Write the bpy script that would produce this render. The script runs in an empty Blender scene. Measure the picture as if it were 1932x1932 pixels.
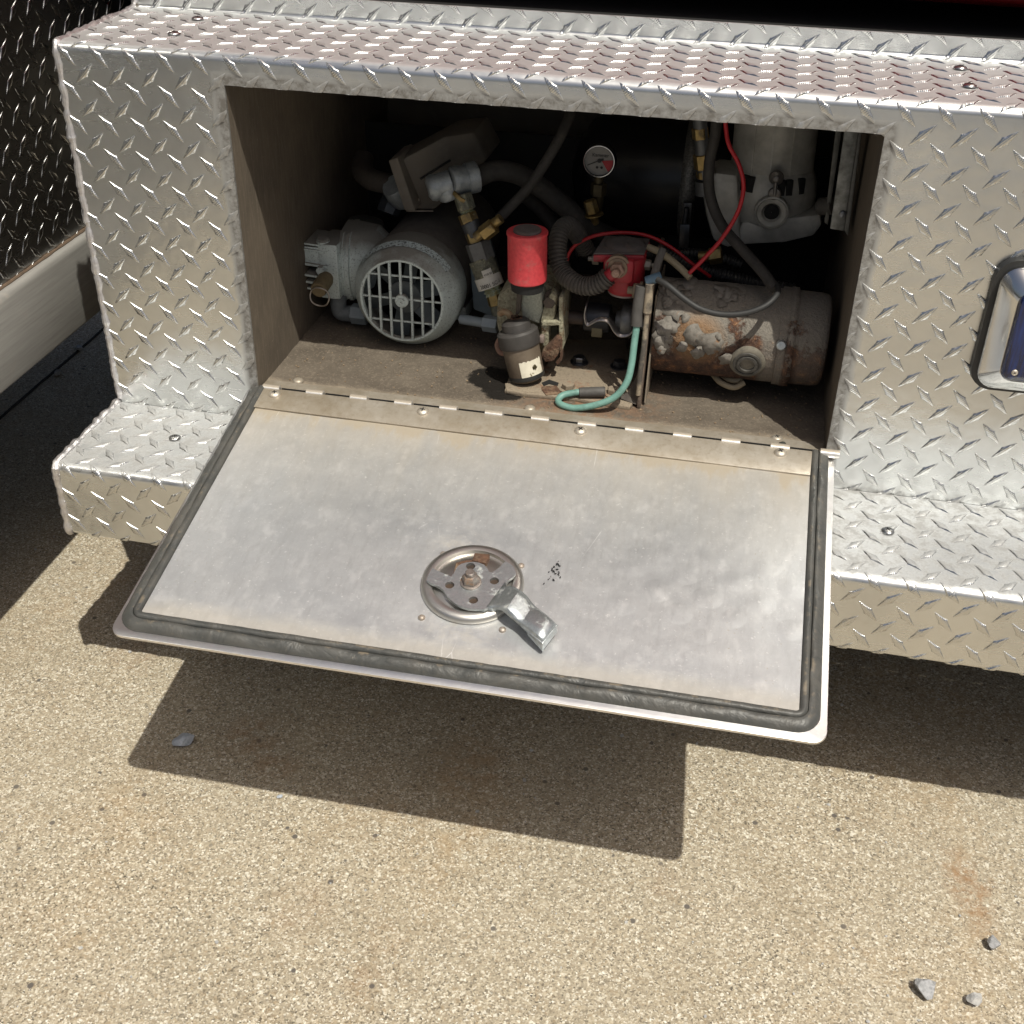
import bpy, bmesh, math, random
from mathutils import Vector, Matrix, noise as mnoise
rnd = random.Random(7)
S = bpy.context.scene
COL = S.collection

# ---------------------------------------------------------------- camera, sky, sun, exposure
CP = (0.54364, -1.19001, 1.08337); YAW = -0.19357; PITCH = -0.58561; ROLL = 0.02061; FOC = 1.17935
def cam_axes():
    cy, sy, cp, sp, cr, sr = math.cos(YAW), math.sin(YAW), math.cos(PITCH), math.sin(PITCH), math.cos(ROLL), math.sin(ROLL)
    f = Vector((sy*cp, cy*cp, sp)); r = Vector((cy, -sy, 0)); u = r.cross(f)
    return r*cr + u*sr, -r*sr + u*cr, f
CR, CU, CF = cam_axes()
cd = bpy.data.cameras.new('camera'); cam = bpy.data.objects.new('camera', cd); COL.objects.link(cam)
m = Matrix((CR, CU, -CF)).transposed().to_4x4(); m.translation = CP
cam.matrix_world = m
cd.sensor_fit = 'HORIZONTAL'; cd.sensor_width = 36; cd.lens = 36*FOC; cd.clip_start = 0.02; cd.clip_end = 300
S.camera = cam
SUN = Vector((0.3233, -0.4001, 1.0)).normalized()
w = bpy.data.worlds.new('World'); S.world = w; w.use_nodes = True
wn = w.node_tree; wn.nodes.clear()
sk = wn.nodes.new('ShaderNodeTexSky'); sk.sky_type = 'NISHITA'; sk.sun_disc = False
sk.sun_elevation = math.asin(SUN.z); sk.sun_rotation = math.atan2(SUN.x, SUN.y)
sk.air_density = 1.0; sk.dust_density = 6.0; sk.ozone_density = .6
bg = wn.nodes.new('ShaderNodeBackground'); bg.inputs[1].default_value = 0.070
wo = wn.nodes.new('ShaderNodeOutputWorld')
wn.links.new(sk.outputs[0], bg.inputs[0]); wn.links.new(bg.outputs[0], wo.inputs[0])
sl = bpy.data.lights.new('sun', 'SUN'); sl.energy = 4.25; sl.angle = math.radians(0.53); sl.color = (1.0, 0.965, 0.86)
so = bpy.data.objects.new('sun', sl); COL.objects.link(so)
so.rotation_euler = SUN.to_track_quat('Z', 'Y').to_euler(); so.location = SUN*5
S.view_settings.view_transform = 'Standard'; S.view_settings.look = 'None'
S.view_settings.exposure = 0.0; S.view_settings.gamma = 1.0; S.view_settings.use_curve_mapping = False
S.render.engine = 'CYCLES'

def ray(u, v):
    return CF + CR*((u-966)/1932/FOC) - CU*((v-966)/1932/FOC)
def at(u, v, Y):                       # photo point (1932 px wide) carried to the depth plane y = Y
    d = ray(u, v); t = (Y-CP[1])/d.y
    return Vector(CP) + d*t
def atz(u, v, Z):
    d = ray(u, v); t = (Z-CP[2])/d.z
    return Vector(CP) + d*t
def mpp(u, v, Y):                      # metres per photo pixel at that depth
    return (at(u+5, v, Y)-at(u-5, v, Y)).length/10

# ---------------------------------------------------------------- node helper
class NT:
    def __init__(s, name):
        s.m = bpy.data.materials.new(name); s.m.use_nodes = True; s.t = s.m.node_tree
        s.b = s.t.nodes['Principled BSDF']; s.co = s.t.nodes.new('ShaderNodeNewGeometry').outputs['Position']
    def n(s, t, **k):
        x = s.t.nodes.new(t)
        for a, b in k.items(): setattr(x, a, b)
        return x
    def put(s, sock, v):
        if isinstance(v, bpy.types.NodeSocket): s.t.links.new(v, sock)
        elif v is not None:
            if isinstance(v, tuple) and len(v) == 3 and sock.type == 'RGBA': v = v+(1,)
            sock.default_value = v
    def map(s, sc, rot=(0, 0, 0), loc=(0, 0, 0), co=None):
        x = s.n('ShaderNodeMapping'); s.put(x.inputs[0], co or s.co); s.put(x.inputs['Scale'], sc); s.put(x.inputs['Rotation'], rot); s.put(x.inputs['Location'], loc)
        return x.outputs[0]
    def noise(s, sc, det=3, ro=.6, co=None, dist=0):
        x = s.n('ShaderNodeTexNoise'); s.put(x.inputs['Vector'], co or s.co); x.inputs['Scale'].default_value = sc
        x.inputs['Detail'].default_value = det; x.inputs['Roughness'].default_value = ro; x.inputs['Distortion'].default_value = dist
        return x.outputs[0]
    def vor(s, sc, feat='F1', out='Distance', co=None, rnd=1.0):
        x = s.n('ShaderNodeTexVoronoi', feature=feat); s.put(x.inputs['Vector'], co or s.co); x.inputs['Scale'].default_value = sc
        x.inputs['Randomness'].default_value = rnd
        return x.outputs[out]
    def ramp(s, f, stops, interp='LINEAR'):
        x = s.n('ShaderNodeValToRGB'); s.put(x.inputs[0], f); r = x.color_ramp; r.interpolation = interp
        while len(r.elements) < len(stops): r.elements.new(.5)
        for e, (p, c) in zip(r.elements, stops):
            e.position = p; e.color = (c, c, c, 1) if not isinstance(c, tuple) else c+(1,)
        return x.outputs[0]
    def mix(s, f, a, b, mode='MIX'):
        x = s.n('ShaderNodeMix', data_type='RGBA', blend_type=mode); s.put(x.inputs[0], f); s.put(x.inputs[6], a); s.put(x.inputs[7], b)
        return x.outputs[2]
    def ma(s, op, a, b=None, c=None, clamp=False):
        x = s.n('ShaderNodeMath', operation=op, use_clamp=clamp); s.put(x.inputs[0], a)
        if b is not None: s.put(x.inputs[1], b)
        if c is not None: s.put(x.inputs[2], c)
        return x.outputs[0]
    def sep(s, co=None):
        x = s.n('ShaderNodeSeparateXYZ'); s.put(x.inputs[0], co or s.co); return x.outputs
    def up(s):
        x = s.n('ShaderNodeNewGeometry'); return s.sep(x.outputs['Normal'])[2]
    def bump(s, h, st, d=.001, prev=None):
        x = s.n('ShaderNodeBump'); s.put(x.inputs['Height'], h); x.inputs['Strength'].default_value = st; x.inputs['Distance'].default_value = d
        if prev is not None: s.put(x.inputs['Normal'], prev)
        return x.outputs[0]
    def blob(s, x, y, z, r, co=None):     # soft spot around a point, 1 inside 0 outside
        v = s.n('ShaderNodeVectorMath', operation='DISTANCE'); s.put(v.inputs[0], co or s.co); v.inputs[1].default_value = (x, y, z)
        return s.ma('SUBTRACT', 1.0, s.ma('DIVIDE', v.outputs['Value'], r), clamp=True)
    def set(s, col=None, rough=None, metal=None, nrm=None, **k):
        for nm, v in (('Base Color', col), ('Roughness', rough), ('Metallic', metal), ('Normal', nrm)): 
            if v is not None: s.put(s.b.inputs[nm], v)
        for a, b in k.items(): s.put(s.b.inputs[a.replace('_', ' ')], b)
        return s.m

# ---------------------------------------------------------------- materials
def m_tread(name='tread_plate_aluminium', hatch=False, dark=False):
    t = NT(name)
    big = t.noise(7, 4, .6); fine = t.noise(160, 3, .7); st = t.noise(60, 3, .6, co=t.map((.2, .2, 2.0)))
    col = t.mix(t.ramp(big, [(.35, 0.), (.7, 1.)]), (.70, .715, .715), (.58, .59, .59))
    col = t.mix(t.ramp(fine, [(.55, 0.), (.85, .25)]), col, (.50, .46, .42))
    rough = t.ma('ADD', t.ma('MULTIPLY', big, .18), .15 if not hatch else .15)
    rough = t.ma('ADD', rough, t.ma('MULTIPLY', st, .08))
    h = t.bump(big, .22, .012); h = t.bump(t.noise(22, 2, .5), .18, .0035, h)
    worn = t.ramp(t.up(), [(.7, 0.), (.95, .24)]); rough = t.ma('ADD', rough, worn)
    metal = t.ma('SUBTRACT', 1.0, t.ma('MULTIPLY', worn, .9))
    if dark: col = t.mix(.55, col, (.12, .12, .12))  # side panel copy: its dark reflections are put into the colour
    if not dark:                                # grime rubbed in round the opening by the seal
        x, y, z = t.sep()
        wob = t.ma('MULTIPLY', t.ma('SUBTRACT', t.noise(45, 4, .7), .5), .012)
        dx = t.ma('MAXIMUM', t.ma('SUBTRACT', 0.0, x), t.ma('SUBTRACT', x, .66)); dz = t.ma('MAXIMUM', t.ma('SUBTRACT', .4075, z), t.ma('SUBTRACT', z, .758))
        d = t.ma('ADD', t.ma('MAXIMUM', dx, dz), wob)
        g = t.ma('MULTIPLY', t.ramp(t.ma('MULTIPLY', d, 40), [(.34, 1.), (.60, 0.)]), t.ramp(t.noise(90, 4, .7), [(.30, .35), (.6, 1.)]))
        g = t.ma('MULTIPLY', g, t.ramp(t.ma('ADD', y, .5), [(.44, 0.), (.45, 1.)]))
        cre = t.ma('MULTIPLY', t.ramp(t.ma('ABSOLUTE', t.ma('SUBTRACT', z, .367)), [(.0, 1.), (.012, 0.)]), t.ramp(t.noise(70, 4, .7), [(.42, 0.), (.62, .55)]))  # patchy darker band along the fold at the lower step
        g = t.ma('MAXIMUM', g, cre)
        col = t.mix(t.ma('MULTIPLY', g, .88), col, (.105, .092, .075)); metal = t.ma('SUBTRACT', metal, t.ma('MULTIPLY', g, .7))
        rough = t.ma('ADD', rough, t.ma('MULTIPLY', g, .3))
    if hatch:
        wv = t.n('ShaderNodeTexWave', wave_type='BANDS', bands_direction='DIAGONAL'); t.put(wv.inputs[0], t.map((1, 1, -1) if not dark else (1, 1, 1))); wv.inputs['Scale'].default_value = 210; wv.inputs['Distortion'].default_value = .6
        h = t.bump(wv.outputs[1], .3, .0005, h); col = t.mix(.22, col, (.42, .41, .39)); rough = t.ma('SUBTRACT', rough, .03)
    return t.set(col, rough, metal, h)
TREAD = m_tread(); LUG = m_tread('tread_lug_aluminium', True)
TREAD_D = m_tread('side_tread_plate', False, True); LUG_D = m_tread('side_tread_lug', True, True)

def m_metal(name, c1, c2, rough=.35, metal=1.0, sc=60, stretch=(1, 1, 1), bs=.15, rv=.15, dirt=None, dsc=30, dlo=.5, dhi=.7, bd=.0008):
    t = NT(name); co = t.map(stretch)
    n = t.noise(sc, 4, .65, co)
    col = t.mix(t.ramp(n, [(.3, 0.), (.7, 1.)]), c1, c2); r = t.ma('ADD', rough-rv/2, t.ma('MULTIPLY', n, rv)); mt = metal
    if dirt:
        g = t.ramp(t.noise(dsc, 5, .7), [(dlo, 0.), (dhi, 1.)]); col = t.mix(g, col, dirt); mt = t.ma('MULTIPLY', t.ma('SUBTRACT', 1.0, g), metal); r = t.ma('ADD', r, t.ma('MULTIPLY', g, .3))
    return t.set(col, r, mt, t.bump(n, bs, bd))
ALU_EDGE = m_metal('bright_cut_aluminium', (.85, .84, .83), (.72, .71, .70), .33, 1, 90)
RAIL = m_metal('brushed_aluminium_rail', (.40, .39, .365), (.31, .30, .28), .60, .45, 90, (1, .12, 3), .12, .14, (.34, .30, .25), 30, .62, .9)
WELD = m_metal('weld_bead', (.70, .69, .69), (.48, .46, .47), .45, .9, 160, bs=.5, bd=.002)
CHROME = m_metal('chrome', (.66, .66, .65), (.60, .60, .59), .14, 1, 20, bs=.02, rv=.06)
SCREW = m_metal('screw_steel', (.66, .61, .53), (.48, .42, .34), .48, .7, 200)
ZINC = m_metal('zinc_plated_steel', (.58, .62, .63), (.40, .43, .44), .36, .85, 260, (1, 1, 1), .35, .25, (.42, .42, .38), 80, .56, .72, .0008)
GALV = m_metal('galvanised_iron', (.36, .39, .41), (.22, .245, .26), .5, .55, 120, bs=.5, bd=.0015)
STEEL = m_metal('dark_steel', (.20, .21, .23), (.12, .125, .14), .35, .9, 60)
BRASS = m_metal('dull_brass', (.42, .30, .12), (.22, .16, .07), .42, .8, 110, bs=.4, rv=.2, dirt=(.10, .08, .05), dsc=60, dlo=.5, dhi=.7)
OLIVE = m_metal('corroded_fitting', (.20, .20, .15), (.09, .09, .07), .6, .35, 220, bs=.9, dirt=(.26, .25, .17), dsc=90, dlo=.55, dhi=.62, bd=.002)
VERDI = m_metal('green_crusted_brass', (.28, .34, .26), (.26, .20, .07), .7, .2, 160, bs=1, dirt=(.42, .48, .40), dsc=120, dlo=.5, dhi=.6, bd=.003)
IRONC = m_metal('crusted_pump_casting', (.46, .44, .32), (.20, .18, .12), .75, .15, 330, bs=1.0, dirt=(.20, .10, .045), dsc=38, dlo=.52, dhi=.66, bd=.003)
RUSTY = m_metal('flaking_rust', (.14, .072, .042), (.07, .04, .027), .85, .05, 200, bs=1, dirt=(.24, .17, .11), dsc=70, dlo=.5, dhi=.66, bd=.003)
BROWN = m_metal('dusty_brown_hose', (.050, .040, .032), (.035, .030, .025), .8, 0, 120, bs=.3)
RUBBER = m_metal('black_rubber', (.030, .030, .029), (.020, .020, .020), .45, 0, 70, bs=.3)
DUSTRUB = m_metal('dusty_rubber', (.042, .038, .034), (.026, .024, .022), .75, 0, 120, bs=.4, dirt=(.12, .10, .08), dsc=40, dlo=.6, dhi=.9)
SLEEVE = m_metal('dark_heatshrink', (.085, .08, .075), (.06, .056, .052), .65, 0, 120, bs=.3)
PLASTBK = m_metal('dusty_black_plastic', (.13, .115, .095), (.07, .062, .055), .7, 0, 50, bs=.6, dirt=(.17, .145, .115), dsc=25, dlo=.45, dhi=.75)
TANKM = m_metal('satin_black_tank', (.016, .017, .019), (.012, .012, .014), .35, .2, 20, bs=.1)
BLACKM = m_metal('flat_black', (.012, .012, .012), (.008, .008, .008), .8, 0, 20)
REDPT = m_metal('red_truck_paint', (.22, .008, .010), (.20, .007, .009), .25, 0, 5, bs=.0)
REDP = m_metal('weathered_red_paint', (.60, .055, .065), (.46, .035, .045), .55, 0, 240, bs=.7, rv=.2, dirt=(.30, .15, .13), dsc=70, dlo=.54, dhi=.82, bd=.0006)
REDD = m_metal('dull_red_plastic', (.34, .018, .028), (.25, .014, .022), .5, 0, 80, bs=.2, dirt=(.13, .06, .05), dsc=30, dlo=.58, dhi=.8)
LIDG = m_metal('dusty_grey_lid', (.115, .10, .095), (.07, .062, .058), .85, 0, 60, bs=.6, dirt=(.15, .11, .09), dsc=60, dlo=.5, dhi=.7)
TEAL = m_metal('teal_wire', (.13, .27, .23), (.17, .32, .28), .5, 0, 90, (1, 1, 1), .2, dirt=(.09, .17, .14), dsc=50, dlo=.55, dhi=.7)
REDW = m_metal('red_wire', (.42, .015, .022), (.38, .013, .02), .4, 0, 40)
CREAM = m_metal('cream_cable', (.30, .25, .17), (.24, .20, .13), .6, 0, 60)
BLUEC = m_metal('blue_crimp', (.10, .17, .24), (.07, .12, .17), .5, 0, 60)
WHITE = m_metal('white_label', (.62, .60, .55), (.50, .48, .43), .6, 0, 60, dirt=(.25, .2, .13), dsc=160, dlo=.62, dhi=.7)
INK = m_metal('black_print', (.03, .03, .03), (.03, .03, .03), .7, 0, 5)
DRED = m_metal('gauge_red', (.40, .02, .03), (.34, .02, .03), .5, 0, 50)
BOWLM = m_metal('grimy_clear_bowl', (.17, .135, .10), (.12, .095, .07), .35, 0, 30, bs=.1, dirt=(.07, .05, .035), dsc=22, dlo=.5, dhi=.8)
STONE1 = m_metal('grey_gravel', (.42, .42, .43), (.24, .245, .25), .85, 0, 260, bs=.8, bd=.003)
STONE2 = m_metal('pale_gravel', (.50, .49, .47), (.30, .30, .30), .85, 0, 170, bs=.8, bd=.003)
STONE3 = m_metal('blue_grey_gravel', (.50, .54, .60), (.30, .34, .39), .8, 0, 150, bs=.8, bd=.003)

def m_greyblue():
    t = NT('grey_blue_motor_paint')
    n = t.noise(170, 4, .7); chip = t.ramp(t.noise(420, 3, .7), [(.56, 0.), (.64, 1.)])
    col = t.mix(n, (.54, .61, .59), (.43, .49, .48))
    col = t.mix(t.ma('MULTIPLY', chip, .6), col, (.07, .08, .085))
    d = t.ma('ADD', t.up(), t.ma('MULTIPLY', t.ma('SUBTRACT', t.noise(35, 4, .6), .5), .9))
    dust = t.ramp(d, [(.25, 0.), (.75, 1.)])
    col = t.mix(t.ma('MULTIPLY', dust, .9), col, (.16, .145, .125))
    return t.set(col, t.ma('ADD', .42, t.ma('MULTIPLY', dust, .4)), 0.0, t.bump(n, .4, .001))
GBLUE = m_greyblue()
def m_gmotor():
    t = NT('dusty_grey_motor')
    n = t.noise(45, 4, .6)
    return t.set(t.mix(t.ramp(n, [(.35, 0.), (.7, 1.)]), (.52, .51, .47), (.34, .33, .30)), .55, .3, t.bump(t.noise(200), .3, .001))
GMOT = m_gmotor()

def m_inner():
    t = NT('door_inner_aluminium')
    x, y, z = t.sep()
    big = t.noise(12, 5, .65); mid = t.noise(42, 5, .75); fine = t.noise(240, 3, .7)
    light_flecks = t.ramp(t.noise(62, 2, .5, t.map((1, .6, 1), (0, 0, .7))), [(.60, 0.), (.72, .25)])  # pale slanting flecks: reflected light spots put into the colour
    str_ = t.noise(60, 4, .75, t.map((2.2, .5, .5)))
    col = t.mix(t.ramp(big, [(.30, 0.), (.75, 1.)]), (.50, .515, .53), (.60, .61, .615))
    col = t.mix(t.ramp(mid, [(.50, 0.), (.74, .40)]), col, (.76, .76, .755)); col = t.mix(t.ramp(t.noise(95, 5, .75), [(.48, 0.), (.70, .30)]), col, (.42, .425, .44))
    col = t.mix(t.ramp(str_, [(.48, 0.), (.75, .45)]), col, (.40, .405, .41))
    col = t.mix(light_flecks, col, (.86, .86, .86))
    col = t.mix(t.ramp(fine, [(.62, 0.), (.72, .5)]), col, (.9, .9, .9))
    # brown grime that has crept down from the hinge and from the seal
    v = t.ma('MULTIPLY', y, -1.02)
    fr = t.ma('ADD', v, t.ma('MULTIPLY', t.ma('SUBTRACT', t.noise(16, 5, .7, t.map((1.6, .5, 1))), .5), .12))
    d1 = t.ramp(fr, [(.045, .9), (.060, .55), (.11, .28), (.20, 0.)])
    d2 = t.ramp(t.ma('ADD', x, t.ma('MULTIPLY', t.ma('SUBTRACT', mid, .5), .06)), [(.0, .55), (.05, 0.)])
    d2 = t.ma('MULTIPLY', d2, t.ramp(v, [(.0, 1.), (.25, 0.)]))
    rb = t.ma('MAXIMUM', t.blob(.30, -.215, .365, .045), t.blob(.325, -.32, .35, .05)); rb = t.ma('MULTIPLY', rb, t.ramp(t.noise(60, 4, .7), [(.4, 0.), (.65, .9)]))
    d3 = t.ramp(t.ma('ADD', v, t.ma('MULTIPLY', t.ma('SUBTRACT', mid, .5), .02)), [(.335, 0.), (.352, .45)])
    g = t.ma('MAXIMUM', t.ma('MAXIMUM', d1, d2), t.ma('MAXIMUM', t.ma('MULTIPLY', rb, .6), d3)); sp = t.ramp(t.noise(420, 2, .6), [(.68, 0.), (.74, .8)])
    g = t.ma('MAXIMUM', g, t.ma('MULTIPLY', sp, t.ramp(t.noise(9, 2, .5), [(.45, 0.), (.6, .8)])))
    col = t.mix(g, col, (.37, .315, .235))
    # long hair scratches
    sc = t.vor(26, 'DISTANCE_TO_EDGE', 'Distance', t.map((1.0, .16, .16), (0, 0, .5)))
    scr = t.ma('MULTIPLY', t.ramp(sc, [(.0, 1.), (.005, 0.)]), t.ramp(t.noise(14), [(.60, 0.), (.66, .5)]))
    col = t.mix(scr, col, (.92, .92, .92))
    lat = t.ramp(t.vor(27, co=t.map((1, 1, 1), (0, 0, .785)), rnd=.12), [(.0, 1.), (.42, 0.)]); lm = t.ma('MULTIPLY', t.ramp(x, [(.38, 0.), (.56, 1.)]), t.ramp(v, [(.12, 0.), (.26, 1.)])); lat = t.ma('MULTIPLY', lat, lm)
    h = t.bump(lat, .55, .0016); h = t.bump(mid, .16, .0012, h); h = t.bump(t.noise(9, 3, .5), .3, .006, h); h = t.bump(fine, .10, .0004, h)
    return t.set(col, t.ma('ADD', t.ma('ADD', .44, t.ma('MULTIPLY', mid, .12)), t.ma('MULTIPLY', g, .2)), t.ma('SUBTRACT', .78, t.ma('MULTIPLY', g, .6)), h)
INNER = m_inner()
def m_leaf():
    t = NT('stained_hinge_leaf')
    n = t.noise(18, 5, .7, t.map((1, .7, 1))); f = t.noise(150, 3, .7)
    col = t.mix(t.ramp(n, [(.35, 0.), (.7, 1.)]), (.34, .29, .22), (.50, .46, .40)); col = t.mix(t.ramp(f, [(.5, 0.), (.8, .5)]), col, (.24, .19, .13))
    return t.set(col, .5, .45, t.bump(f, .15, .0005))
LEAF = m_leaf()
def m_wall():
    t = NT('dirty_compartment_aluminium')
    n = t.noise(9, 5, .65); st = t.noise(90, 3, .7, t.map((1, 2.5, .3))); f = t.noise(260, 3, .7)
    col = t.mix(t.ramp(n, [(.3, 0.), (.75, 1.)]), (.13, .104, .076), (.07, .057, .043))
    col = t.mix(t.ramp(st, [(.45, 0.), (.8, .5)]), col, (.21, .175, .135)); col = t.mix(t.ramp(f, [(.6, 0.), (.75, .5)]), col, (.26, .22, .17))
    return t.set(col, .75, 0.0, t.bump(st, .15, .0006))
WALL = m_wall()
def m_floor():
    t = NT('grimy_compartment_floor')
    n = t.noise(14, 6, .7); f = t.noise(330, 3, .75); mid = t.noise(80, 5, .75)
    col = t.mix(t.ramp(n, [(.32, 0.), (.7, 1.)]), (.082, .066, .050), (.15, .125, .096))
    col = t.mix(t.ramp(f, [(.52, 0.), (.68, .6)]), col, (.25, .205, .155)); col = t.mix(t.ramp(mid, [(.66, 0.), (.72, .7)]), col, (.38, .31, .23))
    col = t.mix(t.ramp(mid, [(.25, .7), (.36, 0.)]), col, (.05, .04, .03))
    x, y, z = t.sep()
    edge = t.ramp(t.ma('ADD', y, t.ma('MULTIPLY', t.ma('SUBTRACT', t.noise(40, 4, .7), .5), .02)), [(.028, 1.), (.040, 0.)])
    col = t.mix(t.ma('MULTIPLY', edge, .55), col, (.36, .30, .225))
    rust = t.ma('MULTIPLY', t.blob(.38, .07, .405, .12), t.ramp(mid, [(.42, 0.), (.55, 1.)])); col = t.mix(t.ma('MULTIPLY', rust, .8), col, (.24, .13, .07))
    # old oil soaked in beside the strainer
    d = t.ma('ADD', t.ma('MAXIMUM', t.blob(.285, .075, .405, .045), t.blob(.262, .098, .405, .045)), t.ma('MULTIPLY', t.ma('SUBTRACT', mid, .5), .5)); oil = t.ramp(d, [(.30, 0.), (.40, 1.)])
    col = t.mix(oil, col, (.018, .016, .014))
    return t.set(col, t.ma('SUBTRACT', .8, t.ma('MULTIPLY', oil, .45)), 0.0, t.bump(f, .7, .0015, t.bump(mid, .5, .003)))
FLOOR = m_floor()
def m_conc():
    t = NT('exposed_sand_concrete')
    v1 = t.vor(560, out='Color'); v2 = t.vor(320, out='Color'); v3 = t.vor(95, out='Color')
    s1 = t.sep(v1)[0]; s2 = t.sep(v2)[0]; s3 = t.sep(v3)[1]
    col = t.ramp(s1, [(.0, (.06, .05, .038)), (.15, (.17, .142, .10)), (.40, (.30, .257, .188)), (.66, (.39, .337, .247)), (.86, (.56, .495, .38)), (1., (.80, .77, .68))])
    big = t.ramp(s2, [(.0, (.10, .09, .07)), (.05, (.25, .19, .12)), (.14, (.34, .26, .16)), (.30, (.305, .261, .193)), (.60, (.39, .331, .24)), (.82, (.465, .395, .285)), (.94, (.74, .70, .60)), (1., (.78, .75, .66))])
    col = t.mix(t.ramp(t.noise(190, 2, .6), [(.42, 0.), (.58, .75)]), col, big)
    pebm = t.ma('MULTIPLY', t.ramp(s3, [(.955, 0.), (.96, 1.)]), t.ramp(t.vor(95), [(.25, 1.), (.36, 0.)]))
    col = t.mix(pebm, col, t.ramp(t.sep(v3)[2], [(0., (.08, .07, .065)), (.35, (.30, .24, .17)), (.6, (.5, .45, .36)), (1., (.66, .63, .57))], 'CONSTANT'))
    pat = t.noise(3.2, 5, .6); col = t.mix(t.ramp(pat, [(.35, 0.), (.70, .25)]), col, (.42, .38, .30))
    pat2 = t.noise(5.5, 5, .65, t.map((1, 1, 1), loc=(4, 2, 0))); col = t.mix(t.ramp(pat2, [(.52, 0.), (.74, .36)]), col, (.26, .21, .135))
    n = t.ramp(t.noise(42, 5, .75), [(.40, 0.), (.62, 1.)])
    for (x, y, r, k) in ((.879, -.205, .035, .75), (.885, -.235, .03, .65), (.888, -.265, .025, .45), (.872, -.18, .03, .5), (.26, -.47, .03, .35), (.262, -.42, .03, .25), (.165, -.40, .05, .25), (.015, -.165, .05, .5), (.06, -.20, .04, .4), (.30, -.15, .06, .35), (.55, -.28, .03, .25), (-.29, -.35, .07, .3), (-.2, -.05, .05, .2)):
        col = t.mix(t.ma('MULTIPLY', t.ma('MULTIPLY', t.ramp(t.blob(x, y, 0, r), [(0., 0.), (.6, 1.)]), n), k), col, (.27, .15, .065))
    wide = t.ramp(t.noise(3.1, 4, .6, t.map((1, 1, 1), loc=(9, 1, 0))), [(.50, 0.), (.70, .38)]); col = t.mix(t.ma('MULTIPLY', wide, n), col, (.38, .25, .12))
    h = t.bump(t.vor(560), .45, .0011); h = t.bump(t.noise(260, 3, .7), .5, .0012, h)
    x, y, z = t.sep()
    return t.set(col, .85, 0.0, h)
CONC = m_conc()
def m_rmotor():
    t = NT('rust_and_peeling_paint')
    n1 = t.noise(24, 6, .7); n2 = t.noise(75, 5, .75); n3 = t.noise(300, 3, .7)
    rust = t.ramp(n2, [(.25, (.020, .014, .012)), (.42, (.05, .028, .020)), (.56, (.105, .052, .032)), (.66, (.24, .11, .045)), (.78, (.38, .20, .09))])
    paint = t.mix(n3, (.15, .135, .115), (.26, .235, .20))
    x, y, z = t.sep()
    band = t.ma('MULTIPLY', t.ramp(x, [(.575, 0.), (.58, 1.)]), t.ramp(x, [(.602, 1.), (.606, 0.)]))
    lo = t.ma('MULTIPLY', t.ma('SUBTRACT', .485, z), 4.2)
    mask = t.ramp(t.ma('ADD', n1, lo), [(.44, 0.), (.50, 1.)]); mask = t.ma('MULTIPLY', mask, t.ma('SUBTRACT', 1.0, t.ma('MULTIPLY', band, .8)))
    endc = t.ramp(x, [(.615, 0.), (.62, 1.)]); mask = t.ma('MULTIPLY', mask, t.ma('SUBTRACT', 1.0, t.ma('MULTIPLY', endc, .35)))
    col = t.mix(mask, paint, rust); col = t.mix(t.ramp(n3, [(.62, 0.), (.72, .6)]), col, (.35, .26, .17))
    og = t.ma('MULTIPLY', t.blob(.505, .085, .49, .035), 1.6); col = t.mix(t.ma('MINIMUM', og, t.ramp(n2, [(.3, .5), (.6, 1.)])), col, (.27, .155, .075))
    return t.set(col, .8, .05, t.bump(n2, .8, .003, t.bump(n3, .7, .0015, t.bump(mask, .6, .0015))))
RMOT = m_rmotor()
FLAKE = m_metal('curled_paint_flake', (.22, .20, .175), (.13, .118, .10), .75, 0, 200, bs=.5, dirt=(.22, .12, .06), dsc=90, dlo=.6, dhi=.7)
def m_tan():
    t = NT('dusty_rusting_bracket_steel')
    n = t.noise(40, 6, .75); f = t.noise(300, 3, .7)
    col = t.mix(t.ramp(n, [(.56, 0.), (.68, 1.)]), (.25, .205, .15), (.22, .105, .055)); col = t.mix(t.ramp(f, [(.5, 0.), (.7, .6)]), col, (.13, .10, .075))
    return t.set(col, .85, 0.0, t.bump(f, .6, .0015))
TAN = m_tan()
def m_blue():
    t = NT('blue_streaked_lens')
    x, y, z = t.sep()
    s = t.noise(150, 3, .7, t.map((1, 1, .06)))
    col = t.mix(t.ramp(s, [(.45, 0.), (.7, 1.)]), (.002, .005, .026), (.004, .026, .15))
    return t.set(col, .15, 0.0, t.bump(s, .5, .001), Coat_Weight=.6)
BLUE = m_blue()
def m_gask():
    t = NT('wrinkled_rubber_seal')
    n = t.noise(26, 4, .6, dist=.6); f = t.noise(200, 3, .7)
    col = t.mix(t.ramp(n, [(.35, 0.), (.65, 1.)]), (.052, .054, .052), (.085, .082, .074)); col = t.mix(t.ramp(f, [(.6, 0.), (.75, .5)]), col, (.14, .12, .09))
    d = t.ma('MULTIPLY', t.ramp(t.noise(55, 4, .7), [(.55, 0.), (.66, .8)]), t.ramp(t.up(), [(.85, 0.), (.99, 1.)])); col = t.mix(d, col, (.20, .165, .12))
    return t.set(col, t.ma('ADD', .32, t.ma('MULTIPLY', n, .3)), 0.0, t.bump(n, .6, .006, t.bump(f, .25, .001)))
GASK = m_gask()

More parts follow.
